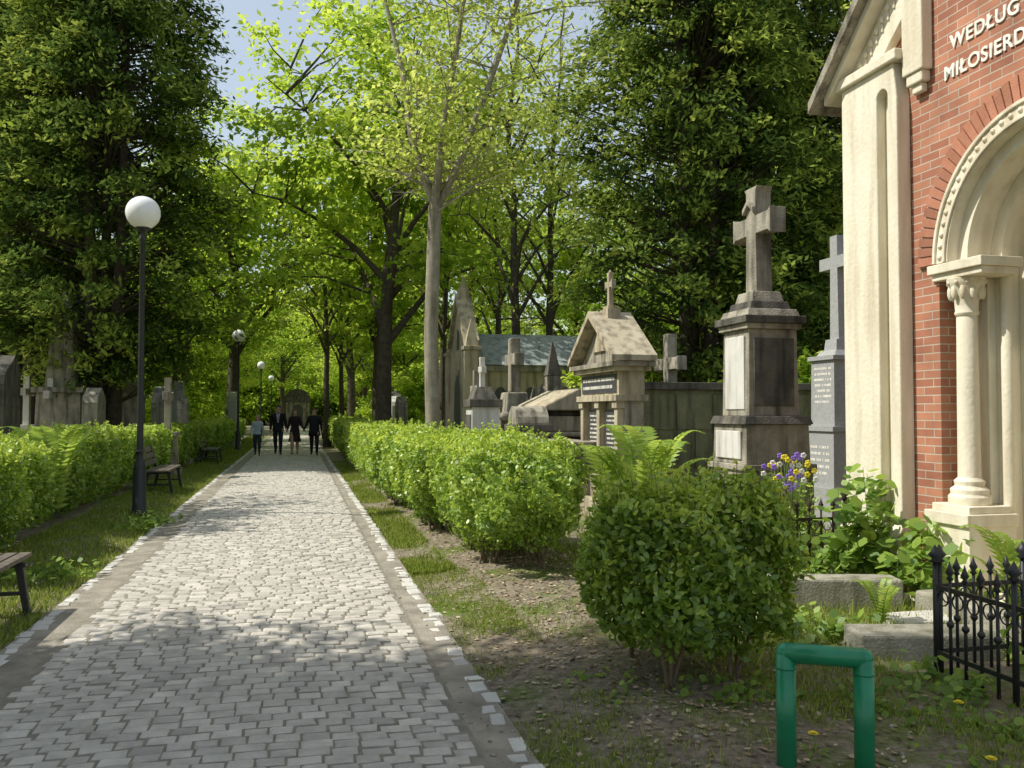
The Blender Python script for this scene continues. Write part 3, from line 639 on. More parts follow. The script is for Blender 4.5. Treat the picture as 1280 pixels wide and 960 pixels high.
# ---------------------------------------------------------------- tombs
def textlines(b,x,y0,y1,z0,z1,n,m,rs=random):
    for k in range(n):
        z=z1-(k+.5)*(z1-z0)/n; h=(z1-z0)/n*.42; y=y0+rs.uniform(0,.08)*(y1-y0)
        while y<y1-.03:
            w=rs.uniform(.012,.03)
            if rs.random()<.85: b.box(x-.004,x,y,y+w*.75,z-h/2,z+h/2,m)
            y+=w+.004
def cross_shape(b,z0,z1,aw,az,th,tx,m,flare=.04):
    h=th/2; a=aw/2; f=flare
    poly=[(-h-.02,z0),(-h,az-h),(-a+.06,az-h),(-a,az-h-f),(-a,az+h+f),(-a+.06,az+h),(-h,az+h),(-h,z1-.06),(-h-f,z1),(h+f,z1),(h,z1-.06),(h,az+h),(a-.06,az+h),(a,az+h+f),(a,az-h-f),(a-.06,az-h),(h,az-h),(h+.02,z0)]
    b.prism(poly,'x',-tx/2,tx/2,m)
b=MB()
b.cbox(1.05,1.05,-.1,.35,0); b.cbox(.92,.92,.35,.95,0,.985); b.cbox(.97,.97,.95,1.02,0); b.cbox(.86,.86,1.02,1.5,0,.97); b.cbox(.92,.92,1.5,1.6,1,.93)
b.cbox(.68,.68,1.6,2.66,0,.95); b.cbox(.74,.74,2.66,2.73,0); b.cbox(.82,.82,2.73,2.82,1); b.cbox(.72,.72,2.82,2.91,0,.9); b.cbox(.56,.56,2.91,3.01,1,.9); b.cbox(.44,.44,3.01,3.14,0,.85)
cross_shape(b,3.14,4.46,.92,3.98,.23,.22,0,.045)
b.box(-.352,-.33,-.24,.24,1.68,2.58,2); b.box(-.45,-.425,-.32,.32,1.08,1.42,2)
b.box(-.27,.27,-.349,-.33,1.72,2.55,1)
b.prism([(-.13,4.20),(0,4.31),(.13,4.20),(.13,4.13),(0,4.24),(-.13,4.13)],'x',-.16,-.11,0)
b.build('cross_monument',[M['sand'],M['darkst'],M['marble']],(3.1,11.0,0))
b=MB()
b.cbox(.78,.78,-.1,.6,0); b.cbox(.68,.68,.6,1.38,0,.97); b.cbox(.72,.72,1.38,1.45,0); b.cbox(.57,.57,1.45,2.38,0,.97); b.cbox(.63,.63,2.38,2.44,0); b.cbox(.46,.46,2.44,2.52,0,.8); b.cbox(.30,.30,2.52,2.68,0,.9)
cross_shape(b,2.68,4.16,.70,3.78,.17,.16,0,0.001)
textlines(b,-.278,-.22,.22,1.6,2.3,9,1); textlines(b,-.334,-.25,.25,.75,1.2,5,1)
b.build('granite_cross_monument',[M['granite'],M['letter']],(4.66,12.5,0),bevel=.01)
b=MB()
b.box(-.55,.35,-1.2,1.2,-.1,.35,0); b.box(-.35,.28,-1.08,1.08,.35,.75,0)
b.box(-.12,.22,-1.0,1.0,.75,2.02,3)
for y in (-.9,0,.9):
    b.box(-.26,-.123,y-.10,y+.10,.75,.86,0); b.box(-.24,-.123,y-.075,y+.075,.86,1.9,0); b.box(-.27,-.123,y-.11,y+.11,1.9,2.02,0)
for y in (-.45,.45): b.box(-.15,-.122,y-.31,y+.31,.85,1.88,1); textlines(b,-.151,y-.26,y+.26,.95,1.8,11,2)
b.box(-.30,.28,-1.06,1.06,2.02,2.12,0); b.box(-.22,.24,-1.0,1.0,2.12,2.52,0); b.box(-.235,-.221,-.9,.9,2.16,2.48,1); textlines(b,-.236,-.85,.85,2.2,2.46,2,2)
b.box(-.34,.32,-1.1,1.1,2.52,2.60,0); b.box(-.40,.37,-1.18,1.18,2.60,2.68,3)
b.prism([(-1.02,2.68),(1.02,2.68),(0,3.42)],'x',-.2,.26,3)
for sg in (-1,1):
    b.prism([(sg*1.22,2.685),(sg*1.22,2.78),(0,3.62),(0,3.50)],'x',-.42,.38,0)
b.prism([(-.30,2.9),(.30,2.9),(0,3.25)],'x',-.24,-.2,0)
b.box(-.12,.12,-.2,.2,3.45,3.66,0); b.box(-.09,.09,-.14,.14,3.66,3.72,0)
cross_shape(b,3.72,4.32,.36,4.1,.09,.08,0,.03); b.lathe([(.001,4.3),(.035,4.33),(.001,4.38)],0,0,8,0)
for a in range(4):
    an=math.pi/4+a*math.pi/2; b.tube([(0,0,4.1),(0,.13*math.cos(an),4.1+.13*math.sin(an))],[.02,.012],6,0)
b.build('aedicula_tomb',[M['beige'],M['plaque'],M['letter'],M['sand']],(1.58,14.1,0),scale=.90)
b=MB(); b.box(0,6.0,-.2,.2,-.1,2.02,0); b.box(-.05,6.05,-.27,.27,2.02,2.14,1)
for k in range(9):
    for q in range(3):
        x0=.03+k*.66+(.33 if q%2 else 0); x1=min(x0+.62,5.97); b.box(x0,x1,-.215-.01*random.random(),-.198,.1+q*.63,.68+q*.63,0)
b.build('stone_wall',[M['moss'],M['darkst']],(2.0,14.6,0),bevel=.02)
b=MB(); z=-.1
for k,(w,d,h) in enumerate([(1.9,2.6,.5),(1.7,2.4,.32),(1.6,2.25,.1),(1.4,2.05,.36),(1.55,2.2,.09),(1.3,1.95,.3),(1.15,1.8,.1)]):
    b.cbox(w,d,z,z+h,(0 if k%3 else 1)); z+=h+.001
b.prism([(-.75,z),(.75,z),(.62,z+.12),(0,z+.42),(-.62,z+.12)],'y',-1.1,1.1,0)
b.build('stepped_tomb',[M['beige'],M['darkst']],(1.0,17.6,0),bevel=.03)
rs=np.random.default_rng(55)
b=MB(); b.cbox(1.2,1.2,-.1,.8,0); b.cbox(1.0,1.0,.8,1.5,0,.85); b.cbox(.6,.8,1.5,2.1,0,.8)
cross_shape(b,2.1,3.35,.95,2.85,.26,.24,0,.03)
for k in range(34):
    c=(rs.uniform(-.55,.55),rs.uniform(-.55,.55),rs.uniform(0,1.9)); r=rs.uniform(.14,.28); b.ell(c,(r,r*.8,r*.7),0,6,4)
b.build('rock_cross_tomb',[M['sand']],(.05,20.3,0),bevel=.03)
b=MB(); b.cbox(.95,.95,-.1,.4,0); b.cbox(.78,.78,.4,1.5,0,.97); b.cbox(.88,.88,1.5,1.6,1)
for a_ in (0,1):
    pr=[(-.40,1.6),(.40,1.6),(0,2.25)]; b.prism(pr,'x' if a_ else 'y',-.38-.004*a_,.38+.004*a_,0)
for x_ in (-.36,.36):
    for y_ in (-.36,.36): b.cbox(.14,.14,1.6,1.95,0,cx=x_,cy=y_); b.cbox(.16,.16,1.95,2.3,1,.05,x_,y_)
b.cbox(.30,.30,2.0,2.5,0); b.cbox(.34,.34,2.5,3.3,1,.08); b.box(-.40,-.385,-.24,.24,.6,1.4,2)
b.build('spired_tomb',[M['sand'],M['darkst'],M['plaque']],(.95,20.6,0),bevel=.012)
b=MB(); b.cbox(.8,.95,-.1,.5,0); b.cbox(.55,.72,.5,1.75,2); b.cbox(.66,.84,1.75,1.9,1); b.cbox(.5,.66,1.9,2.15,1,.6); cross_shape(b,2.15,2.75,.36,2.5,.1,.1,2,.02)
b.box(-.29,-.276,-.28,.28,.65,1.6,1)
b.build('marble_stele',[M['sand'],M['darkst'],M['marble']],(-.6,17.7,0))
b=MB(); b.cbox(.9,.9,-.1,.4,0); b.cbox(.6,.7,.4,1.3,0,.94); b.cbox(.72,.82,1.3,1.42,1)
b.prism([(-.36,1.42)]+[(-.36*math.cos(a),1.42+.34*math.sin(a)) for a in np.linspace(.1,3.04,10)]+[(.36,1.42)],'x',-.3,.3,0); b.box(-.31,-.29,-.22,.22,.6,1.2,2)
b.build('round_top_tombstone',[M['sand'],M['darkst'],M['marble']],(.30,16.2,0))
b=MB(); b.cbox(1.1,1.9,-.1,.5,0); b.cbox(.95,1.75,.5,.62,1); b.cbox(.8,1.6,.62,1.05,0,.95); b.cbox(.95,1.75,1.05,1.17,0)
b.build('box_tomb',[M['sand'],M['darkst'],M['marble']],(.75,15.0,0),bevel=.015)
b=MB(); W=2.6; L=3.6; H=3.0
b.box(.3,L,0,W,-.1,H,0); b.prism([(-.12,H),(W+.12,H),(W/2,H+1.0)],'x',.3,L+.15,1)
b.prism([(-.2,-.1),(-.2,3.3),(.1,3.45),(W/2,5.0),(W-.1,3.45),(W+.2,3.3),(W+.2,-.1)],'x',0,.297,0)
for sg in (0,1):
    ys=[(-.3,3.35),(-.3,3.5),(W/2,5.2),(W/2,5.0)]
    if sg: ys=[(W-y,z) for y,z in ys]
    b.prism(ys,'x',-.1,.36,0)
for y in (-.2,W+.2):
    b.box(-.12,.32,y-.2,y+.2,-.1,3.4,0); b.box(-.16,.36,y-.24,y+.24,3.4,3.5,0); b.box(-.1,.3,y-.18,y+.18,3.5,4.3,0,.05,.05)
b.box(0,.3,W/2-.16,W/2+.16,5.0,5.35,0); b.box(.05,.25,W/2-.1,W/2+.1,5.35,5.75,0,.05,.05)
def lancet(cy,z0,z1,w):
    return [(cy-w,z0),(cy-w,z1)]+[(cy-w+ (1-math.cos(a))*w*1.0,z1+math.sin(a)*w*1.5) for a in np.linspace(.2,1.5,5)]+[(cy+w-(1-math.cos(a))*w,z1+math.sin(a)*w*1.5) for a in np.linspace(1.5,.2,5)]+[(cy+w,z1),(cy+w,z0)]
b.prism(lancet(W/2,.1,2.0,.5),'x',-.03,-.002,2); b.prism(lancet(W/2,.1,2.0,.62),'x',-.02,-.0015,3)
b.prism(lancet(W/2,3.5,3.8,.2),'x',-.02,-.002,2)
for x in (1.0,1.9,2.8): b.prism(lancet(x,1.2,2.1,.18),'y',-.02,-.002,2); b.box(x-.5-.05,x-.4,-.1,-.003,-.1,2.8,0)
b.box(.3,L+.05,-.08,-.003,2.82,2.98,3)
b.build('gothic_mausoleum',[M['beige'],M['roof'],M['plaque'],M['sand']],(-1.3,25.0,0),bevel=.015)
def grave_cross(name,x,y,h,mat,base=.5):
    b=MB(); b.cbox(base*1.3,base*1.3,-.1,.25,0); b.cbox(base,base,.25,h*.42,0,.85); b.cbox(base*1.05,base*1.05,h*.42,h*.46,0); cross_shape(b,h*.46,h,h*.34,h*.82,h*.07,h*.06,0,.02)
    b.build(name,[M[mat]],(x,y,0))
def grave_stele(x,y,h,w,mat):
    b=MB(); b.cbox(w*.7,w*1.3,-.1,.25,0); b.cbox(w*.35,w,.25,h*.82,0,.96); b.prism([(-w*.5,h*.82),(w*.5,h*.82),(w*.42,h*.9),(0,h),(-w*.42,h*.9)],'x',-w*.17,w*.17,0); b.box(-w*.19,-w*.176,-w*.35,w*.35,h*.35,h*.75,1)
    b.build('tombstone',[M[mat],M['plaque']],(x,y,0))
grave_cross('cross_grave',-14.6,26.5,2.75,'marble',.5); grave_cross('cross_grave',-13.0,24.8,2.6,'marble',.45); grave_cross('cross_grave',-12.4,32,2.6,'sand'); grave_cross('cross_grave',-16.6,36,3.2,'granite')
grave_stele(-12.9,22.5,3.1,1.0,'darkst'); grave_stele(-12.1,20.9,2.8,.9,'darkst'); grave_stele(-13.0,33.5,2.5,1.3,'sand'); grave_stele(-11.7,30.8,2.3,1.0,'sand'); grave_stele(-14.4,38,3.0,1.1,'sand')
grave_stele(-18.5,36,3.0,1.2,'sand'); grave_stele(-9.9,26.5,2.1,.8,'sand'); grave_stele(-17.2,43,2.9,1.4,'granite'); grave_stele(-10.8,28.5,2.6,.9,'granite'); grave_stele(-9.6,24.0,2.3,.9,'darkst'); grave_cross('cross_grave',-8.6,22.0,2.5,'sand',.5)
grave_stele(-13.0,41,2.6,1.0,'granite'); grave_stele(-11.2,23.6,2.3,1.1,'sand'); grave_stele(-13.6,29.4,2.9,1.5,'granite')
b=MB(); b.cbox(1.5,1.5,-.1,.6,0); b.cbox(1.2,1.2,.6,2.2,0,.95); b.cbox(1.35,1.35,2.2,2.35,0); b.cbox(.8,.8,2.35,4.6,0,.6); b.cbox(.5,.5,4.6,5.1,0,.1); b.box(-.62,-.6,-.4,.4,1.0,2.0,1)
b.build('obelisk_monument',[M['sand'],M['plaque']],(-12.9,25.3,0))
b=MB(); b.cbox(1.4,1.4,-.1,.7,0); b.cbox(1.0,1.0,.7,2.1,0); b.cbox(1.2,1.2,2.1,2.25,0); b.lathe([(.45,2.25),(.5,2.5),(.3,2.8),(.15,2.95),(.2,3.1),(.05,3.4)],0,0,12,0)
b.build('urn_monument',[M['sand']],(-12.7,29.0,0))
for (x,y,h,w,m) in [(-3.9,31,2.2,1.0,'sand'),(-4.8,36,2.3,.9,'marble'),(-5.3,40,2.6,1.2,'darkst'),(2.4,21.5,2.2,1.0,'sand')]: grave_stele(x,y,h,w,m)
grave_cross('cross_grave',-6.4,47,3.0,'sand',.8); grave_cross('cross_grave',2.95,16.4,3.1,'sand',.4); grave_cross('cross_grave',-.9,22.3,2.7,'sand',.6)
b=MB(); b.box(-1.4,1.4,-.8,.8,-.1,2.8,0)
b.prism([(-1.55,2.8)]+[(-1.5*math.cos(a),2.8+1.5*math.sin(a)) for a in np.linspace(0,math.pi,14)]+[(1.55,2.8)],'y',-1,1,1)
b.prism([(-.6,0),(-.6,1.9)]+[(-.6*math.cos(a),1.9+.6*math.sin(a)) for a in np.linspace(.1,3.0,10)]+[(.6,1.9),(.6,0)],'y',-.84,-.803,2)
b.box(-.12,.12,-.12,.12,4.3,5.1,0); b.box(-.3,.3,-.1,.1,4.7,4.85,0)
for x in (-1.2,1.2): b.lathe([(.16,0),(.13,.2),(.12,2.5),(.18,2.7)],x,-1.0,10,0)
b.build('domed_mausoleum',[M['sand'],M['darkst'],M['plaque']],(P(104,0)[0],P(104,0)[1],0))

# ---------------------------------------------------------------- brick chapel
emp=bpy.data.objects.new('brick_chapel',None); coll.objects.link(emp); pc=P(0,5.5); emp.location=(pc[0],pc[1],0); emp.rotation_euler=(0,0,ROT)
def part(b,name,mats,bevel=.006): 
    return b.build(name,mats,(0,0,0),0,bevel,emp)
CY=5.5; SP=2.95; mir=lambda y:2*CY-y
arc=[(CY+1.13*math.cos(a),SP+1.13*math.sin(a)) for a in np.linspace(0,math.pi,33)]
b=MB(); b.prism([(3.2,-.1),(3.2,4.95),(CY,7.05),(7.8,4.95),(7.8,-.1),(CY+1.13,-.1)]+arc+[(CY-1.13,-.1)],'x',0,.34,0); part(b,'front_wall',[M['brick']],0)
b=MB()
for f in (lambda y:y,mir):
    sl=[(6.97,.62),(6.97,4.55),(7.02,4.9),(7.81,4.9),(7.81,.62),(7.26,.62),(7.26,4.62)]+[(7.18+.08*math.cos(a),4.62+.08*math.sin(a)) for a in np.linspace(.3,2.84,7)]+[(7.10,4.62),(7.10,.62)]
    b.prism([(f(y),z) for y,z in sl],'x',-.15,-.003,0)
    y0,y1=sorted((f(7.09),f(7.27))); b.box(-.05,-.004,y0,y1,.62,4.72,0)
    y0,y1=sorted((f(6.93),f(7.86))); b.box(-.22,-.002,y0,y1,-.1,.5,0); 
    b.prism([(-.22,.5),(-.155,.62),(-.002,.62),(-.002,.5)],'y',y0+.02,y1-.02,0)
    y0,y1=sorted((f(6.92),f(7.9))); b.box(-.2,.36,y0,y1,4.9,5.0,0)
    y0,y1=sorted((f(6.66),f(6.93))); b.box(-.12,-.003,y0,y1,4.72,6.2,0); b.box(-.10,-.004,y0+.03,y1-.03,4.62,4.72,0); b.box(-.07,-.004,y0+.07,y1-.07,4.54,4.62,0)
    y0,y1=sorted((f(7.803),f(7.86))); b.box(.36,3.9,y0,y1,-.1,.5,0)
part(b,'corner_pilasters',[M['cream']],.012)
b=MB(); sl=(7.05-4.95)/2.3
for f in (lambda y:y,mir):
    def zz(y): return 4.95+(7.8-y)*sl
    b.prism([(f(7.8),zz(7.8)-.02),(f(7.8),zz(7.8)+.02),(f(CY),7.07),(f(CY),6.55),(f(7.62),zz(7.62)-.42)],'x',-.10,-.004,0)
    b.prism([(f(8.12),zz(8.12)+.10),(f(8.12),zz(8.12)+.22),(f(CY),7.36),(f(CY),7.2)],'x',-.34,.5,1)
    b.prism([(f(7.98),zz(7.98)+.02),(f(7.98),zz(7.98)+.11),(f(CY),7.21),(f(CY),7.09)],'x',-.24,.4,0)
    for k in range(26):
        y=7.72-k*.085; zc=zz(y)-.10; b.ell((-.11,f(y),zc),(.022,.030,.034),0,8,5); b.box(-.118,-.101,min(f(y+.012),f(y-.012)),max(f(y+.012),f(y-.012)),zc-.12,zc-.045,0)
part(b,'gable_cornice',[M['cream'],M['sand']],.008)
b=MB(); b.ring(CY,SP,1.145,1.36,-.035,-.004,0.0,math.pi,46,0,gap=.010,wedge=True); part(b,'brick_arch',[M['brick1']],.003)
b=MB(); b.ring(CY,SP,1.14,1.365,-.012,-.002,0,math.pi,40,0); 
b.ring(CY,SP,.97,1.14,-.05,.2,0,math.pi,40,1); b.ring(CY,SP,.985,1.015,-.07,-.05,0,math.pi,40,1); b.ring(CY,SP,1.105,1.135,-.07,-.05,0,math.pi,40,1)
for k in range(34):
    a=(k+.5)/34*math.pi; b.ell((-.05,CY+1.06*math.cos(a),SP+1.06*math.sin(a)),(.022,.026,.026),1,8,5)
b.ring(CY,SP,.86,.969,.06,.4,0,math.pi,40,1); b.ring(CY,SP,.74,.859,.3,.75,0,math.pi,40,1)
part(b,'carved_arch_ring',[M['edge'],M['cream']],.004)
b=MB()
for f in (lambda y:y,mir):
    y0,y1=sorted((f(6.06),f(6.70)))
    b.box(-.07,.35,y0,y1,2.86,2.94,0); b.box(-.04,.33,y0+.03,y1-.03,2.80,2.86,0); 
    cy=f(6.42)
    b.lathe([(.085,2.47),(.10,2.50),(.09,2.52),(.10,2.62),(.145,2.74),(.16,2.80)],cy=cy,cx=.10,seg=20,m=0)
    for k in range(10):
        a=k*2*math.pi/10; b.ell((.10+.125*math.cos(a),cy+.125*math.sin(a),2.68),(.028,.028,.07),0,8,5); b.ell((.10+.145*math.cos(a+.3),cy+.145*math.sin(a+.3),2.76),(.022,.022,.022),0,6,4)
    b.lathe([(.17,.86),(.17,.93),(.15,.95),(.155,.99),(.115,1.02),(.125,1.06),(.092,1.09),(.088,1.8),(.083,2.47)],cy=cy,cx=.10,seg=24,m=0)
    y0,y1=sorted((f(6.20),f(6.64))); b.box(-.12,.34,y0-.02,y1+.02,-.1,.70,0); b.box(-.15,.35,y0-.04,y1+.04,.70,.80,0); b.box(-.10,.32,y0,y1,.80,.862,0)
    y0,y1=sorted((f(6.36),f(6.63))); b.box(.26,.50,y0,y1,.862,2.8,0)
    y0,y1=sorted((f(6.24),f(6.36))); b.box(.34,.60,y0,y1,0,2.95,0)
    b.lathe([(.05,.3),(.05,2.9)],cy=f(6.26),cx=.36,seg=14,m=0)
    b.lathe([(.045,.3),(.045,2.9)],cy=f(6.14),cx=.50,seg=14,m=0)
    y0,y1=sorted((f(6.10),f(6.24))); b.box(.47,.75,y0,y1,0,2.95,0)
part(b,'door_columns',[M['cream']],.008)
b=MB(); b.box(.72,.80,4.7,6.3,0,2.95,0); b.ring(CY,SP,.0,.80,.70,.78,0,math.pi,24,1)
for k in range(7): b.box(.70,.722,4.86+k*.19,5.02+k*.19,.2,2.7,0)
b.box(-.1,.72,4.9,6.18,-.1,.16,1); b.box(-.5,-.1,4.5,6.5,-.1,.12,1)
part(b,'door',[M['door'],M['cream']],.005)
b=MB(); b.box(.85,4.2,3.22,7.78,-.1,4.93,0); part(b,'nave_walls',[M['brick']],0)
b=MB(); b.box(.341,.849,7.5,7.779,-.1,4.92,0); b.box(.341,.849,3.221,3.5,-.1,4.92,0); part(b,'side_returns',[M['brick']],0)
b=MB(); b.prism([(3.0,4.90),(8.0,4.90),(CY,7.0)],'x',.35,4.4,0); part(b,'roof',[M['roof']],0)
def text(body,y,z,size):
    c=bpy.data.curves.new('inscription','FONT'); c.body=body; c.size=size; c.extrude=.006; c.offset=.003; c.space_character=1.1
    o=bpy.data.objects.new('tmp',c); coll.objects.link(o); bpy.context.view_layer.update()
    me=bpy.data.meshes.new_from_object(o.evaluated_get(bpy.context.evaluated_depsgraph_get())); bpy.data.objects.remove(o)
    me.materials.clear(); me.materials.append(M['letter'])
    o=bpy.data.objects.new('inscription',me); o.parent=emp; coll.objects.link(o)
    o.matrix_local=Matrix(((0,0,-1,-.008),(-1,0,0,y),(0,1,0,z),(0,0,0,1)))
text('WEDŁUG WIELKIEGO',6.44,4.80,.17); text('MIŁOSIERDZIA TWEGO',6.52,4.55,.17)

# ---------------------------------------------------------------- flowers
def flowers(x,y,z):
    b=MB(); rs=np.random.default_rng(8)
    for k in range(44):
        c=(rs.normal(0,.13),rs.normal(0,.12),rs.uniform(-.12,.22)); m=int(rs.choice([0,0,1,2])); 
        for q in range(5):
            a=q*1.256; d=.017; b.ell((c[0]+d*math.cos(a),c[1]-.01,c[2]+d*math.sin(a)),(.014,.006,.014),m,6,4)
        b.tube([(c[0]*.4,c[1]*.4,-.5),c],[.003,.002],4,3)
    b.build('pansy_flowers',[M['purple'],M['yellow'],M['wpetal'],M['vine']],(x,y,z),0,0)
flowers(2.75,8.62,1.02)

# ---------------------------------------------------------------- people
SK=plain('skin',(.55,.35,.26),.6,0,.3,.05); HAIRD=plain('dark_hair',(.025,.018,.013),.6); HAIRR=plain('auburn_hair',(.16,.06,.025),.6); HAIRG=plain('fair_hair',(.34,.25,.15),.6)
SUIT=plain('dark_suit_cloth',(.022,.023,.03),.85,0,.2); SHIRT=plain('white_shirt_cloth',(.78,.79,.80),.85,0,.2); BLUE=plain('pale_blue_cloth',(.52,.60,.72),.85,0,.2); NAVY=plain('navy_cloth',(.04,.05,.08),.85,0,.2)
SHOE=plain('black_shoe',(.015,.014,.013),.4); DRESS=plain('dark_dress_cloth',(.035,.022,.028),.85,0,.2); EYE=plain('eye_dark',(.03,.02,.015),.3); LIP=plain('lip',(.38,.13,.11),.5); TIE=plain('tie_cloth',(.05,.06,.15),.6)
def person(name,x,y,H,face,top,legs,hair,female,step,arms,skirt=None,coat=None,shirt=False,long_hair=False,bag=False):
    k=H/1.75; sw=.165 if female else .20
    st=step
    J={}; 
    def v(n,co,r): J[n]=(Vector(co)*k,r if isinstance(r,tuple) else (r,r))
    v('pel',(0,0,.95),(.185 if female else .18,.13)); v('waist',(0,0,1.08),(.145 if female else .175,.12)); v('chest',(0,0,1.28),(.175 if female else .215,.14)); v('uch',(0,0.01,1.40),(.15,.11)); v('neck',(0,0,1.50),.06)
    v('jaw',(0,-.02,1.575),(.064,.072)); v('skull',(0,-.005,1.655),(.084,.10)); v('crown',(0,.0,1.72),(.062,.076))
    for sg,n in((-1,'L'),(1,'R')):
        f=st*(1 if sg>0 else -1)
        v('sh'+n,(sg*sw,0.01,1.405),.078)
        el,wrp=arms[0 if sg<0 else 1]
        v('el'+n,el,.056); v('wr'+n,wrp,.037); d=(Vector(wrp)-Vector(el)).normalized(); v('pa'+n,tuple(Vector(wrp)+d*.055),(.038,.022)); v('kn2'+n,tuple(Vector(wrp)+d*.085),(.038,.018))
        v('hip'+n,(sg*.09,0,.90),.115); v('kne'+n,(sg*.095,-.24*f if f>0 else -.02*f-.03,.50),.076); 
        v('cal'+n,(sg*.097,-.28*f+ .02,.34),.066); v('ank'+n,(sg*.095,-.33*f+.03,.09 if f>=0 else .13),.046 if not female else .038); v('toe'+n,(sg*.105,-.33*f-.11,.04 if f>=0 else .045),(.045,.032))
    E=[('pel','waist'),('waist','chest'),('chest','uch'),('uch','neck'),('neck','jaw'),('jaw','skull'),('skull','crown')]
    for n in 'LR': E+=[('uch','sh'+n),('sh'+n,'el'+n),('el'+n,'wr'+n),('wr'+n,'pa'+n),('pa'+n,'kn2'+n),('pel','hip'+n),('hip'+n,'kne'+n),('kne'+n,'cal'+n),('cal'+n,'ank'+n),('ank'+n,'toe'+n)]
    names=list(J); me=bpy.data.meshes.new(name); me.from_pydata([J[n][0] for n in names],[(names.index(a),names.index(c)) for a,c in E],[])
    o=bpy.data.objects.new(name,me); coll.objects.link(o)
    md=o.modifiers.new('skin','SKIN'); md.use_smooth_shade=True
    for i_,n in enumerate(names):
        sv=me.skin_vertices[0].data[i_]; sv.radius=(J[n][1][0]*k,J[n][1][1]*k); sv.use_root=(n=='pel')
    o.modifiers.new('sub','SUBSURF').levels=2; o.modifiers['sub'].render_levels=2
    bpy.context.view_layer.update()
    m2=bpy.data.meshes.new_from_object(o.evaluated_get(bpy.context.evaluated_depsgraph_get())); bpy.data.objects.remove(o)
    mats=[top,legs,SK,SHOE,hair,EYE,LIP,SHIRT,TIE,skirt or top]
    m2.materials.clear(); [m2.materials.append(m) for m in mats]
    for p in m2.polygons:
        c=p.center; z=c.z/k; mi=0
        if z>1.49: mi=2
        elif z<.10: mi=3
        elif z<.93 and abs(c.x)<.2*k: mi=1
        for n in 'LR':
            w=J['wr'+n][0]; e_=J['el'+n][0]
            if (c-w).dot((w-e_).normalized())>-.01 and (c-w).length<.16*k: mi=2
        p.material_index=mi; p.use_smooth=True
    V=[tuple(q.co) for q in m2.vertices]; F=[tuple(p.vertices) for p in m2.polygons]; MI=[p.material_index for p in m2.polygons]
    b=MB(); S=k
    def e(c,r,m,sg=10,rg=8): b.ell(tuple(q*S for q in c),tuple(q*S for q in r),m,sg,rg)
    e((0,-.096,1.635),(.011,.018,.022),2)
    for sg in (-1,1): e((sg*.03,-.084,1.66),(.012,.009,.008),5); e((sg*.082,.005,1.64),(.010,.018,.028),2)
    e((0,-.084,1.595),(.022,.009,.007),6)
    e((0,.022,1.69),(.092,.10,.080),4,14,10)
    if long_hair: e((0,.05,1.60),(.095,.065,.14),4,14,10); e((-.075,.01,1.58),(.026,.05,.11),4); e((.075,.01,1.58),(.026,.05,.11),4)
    for n,sg in (('L',-1),('R',1)):
        w,pa=J['wr'+n][0],J['kn2'+n][0]; d=(pa-w).normalized(); fwd=Vector((0,-1,0)); fwd=(fwd-d*fwd.dot(d)).normalized(); inn=d.cross(fwd)*sg
        for q,(o_,l) in enumerate(((-.024,.062),(-.008,.072),(.008,.068),(.023,.052))):
            p0=pa-d*.01*k+fwd*o_*k; p1=p0+d*l*.5*k+inn*.004*k; p2=p1+(d*.8+inn*.5).normalized()*l*.45*k; b.tube([p0,p1,p2],[.0095*k,.0085*k,.006*k],6,2)
        p0=w+d*.03*k+fwd*.025*k; p1=p0+(d+fwd*.9).normalized()*.035*k; p2=p1+(d+fwd*.2).normalized()*.028*k; b.tube([p0,p1,p2],[.012*k,.010*k,.007*k],6,2)
    if coat:
        zb=coat; b.lathe([(.165*S,1.22*S),(.175*S,1.08*S),(.20*S,max(zb,.88)*S),(.215*S,zb*S),(.20*S,(zb+.01)*S)],0,0,20,0,1,.74)
    if skirt:
        v_=[];f_=[];seg=28; zs=[1.08,.95,.8,.65,.5]; rr=[.145,.18,.195,.21,.24]
        for zi,r_ in zip(zs,rr):
            for q in range(seg):
                a=2*math.pi*q/seg; fo=1+.05*math.sin(a*7)*(1.05-zi)*2; v_.append((r_*fo*math.cos(a)*S,r_*.8*fo*math.sin(a)*S,zi*S))
        for i_ in range(4):
            for q in range(seg): f_.append((i_*seg+q,i_*seg+(q+1)%seg,(i_+1)*seg+(q+1)%seg,(i_+1)*seg+q))
        b.add(v_,f_,9,True)
    if shirt:
        b.add([(-.055*S,-.125*S,1.46*S),(.055*S,-.125*S,1.46*S),(.02*S,-.158*S,1.15*S),(-.02*S,-.158*S,1.15*S)],[(0,1,2,3)],7); b.add([(-.014*S,-.131*S,1.46*S),(.014*S,-.131*S,1.46*S),(.018*S,-.164*S,1.18*S),(-.018*S,-.164*S,1.18*S)],[(0,1,2,3)],8)
        b.lathe([(.066*S,1.47*S),(.06*S,1.52*S)],0,0,14,7)
    if bag: b.box(.27*S,.33*S,-.12*S,.12*S,.62*S,.84*S,3); b.tube([(.30*S,-.08*S,.84*S),(.30*S,-.02*S,1.02*S),(.30*S,.06*S,.84*S)],[.008]*3,6,3)
    m3=b.mesh(name,[]); o_=len(V); V+= [tuple(q.co) for q in m3.vertices]; F+=[tuple(i_+o_ for i_ in p.vertices) for p in m3.polygons]; MI+=[p.material_index for p in m3.polygons]
    me=bpy.data.meshes.new(name); me.from_pydata(V,[],F); [me.materials.append(m) for m in mats]; me.polygons.foreach_set('material_index',MI); me.polygons.foreach_set('use_smooth',[True]*len(F)); me.update()
    t_=ST(x,y)[1]; return obj(name,me,(x,y,camb(t_)+.018),face)
A_dn=lambda sg,f=0,sw=.235:((sg*sw,.03-f*.05,1.13),(sg*(sw+.01),-.06-f*.14,.88))
fc=ROT-.02
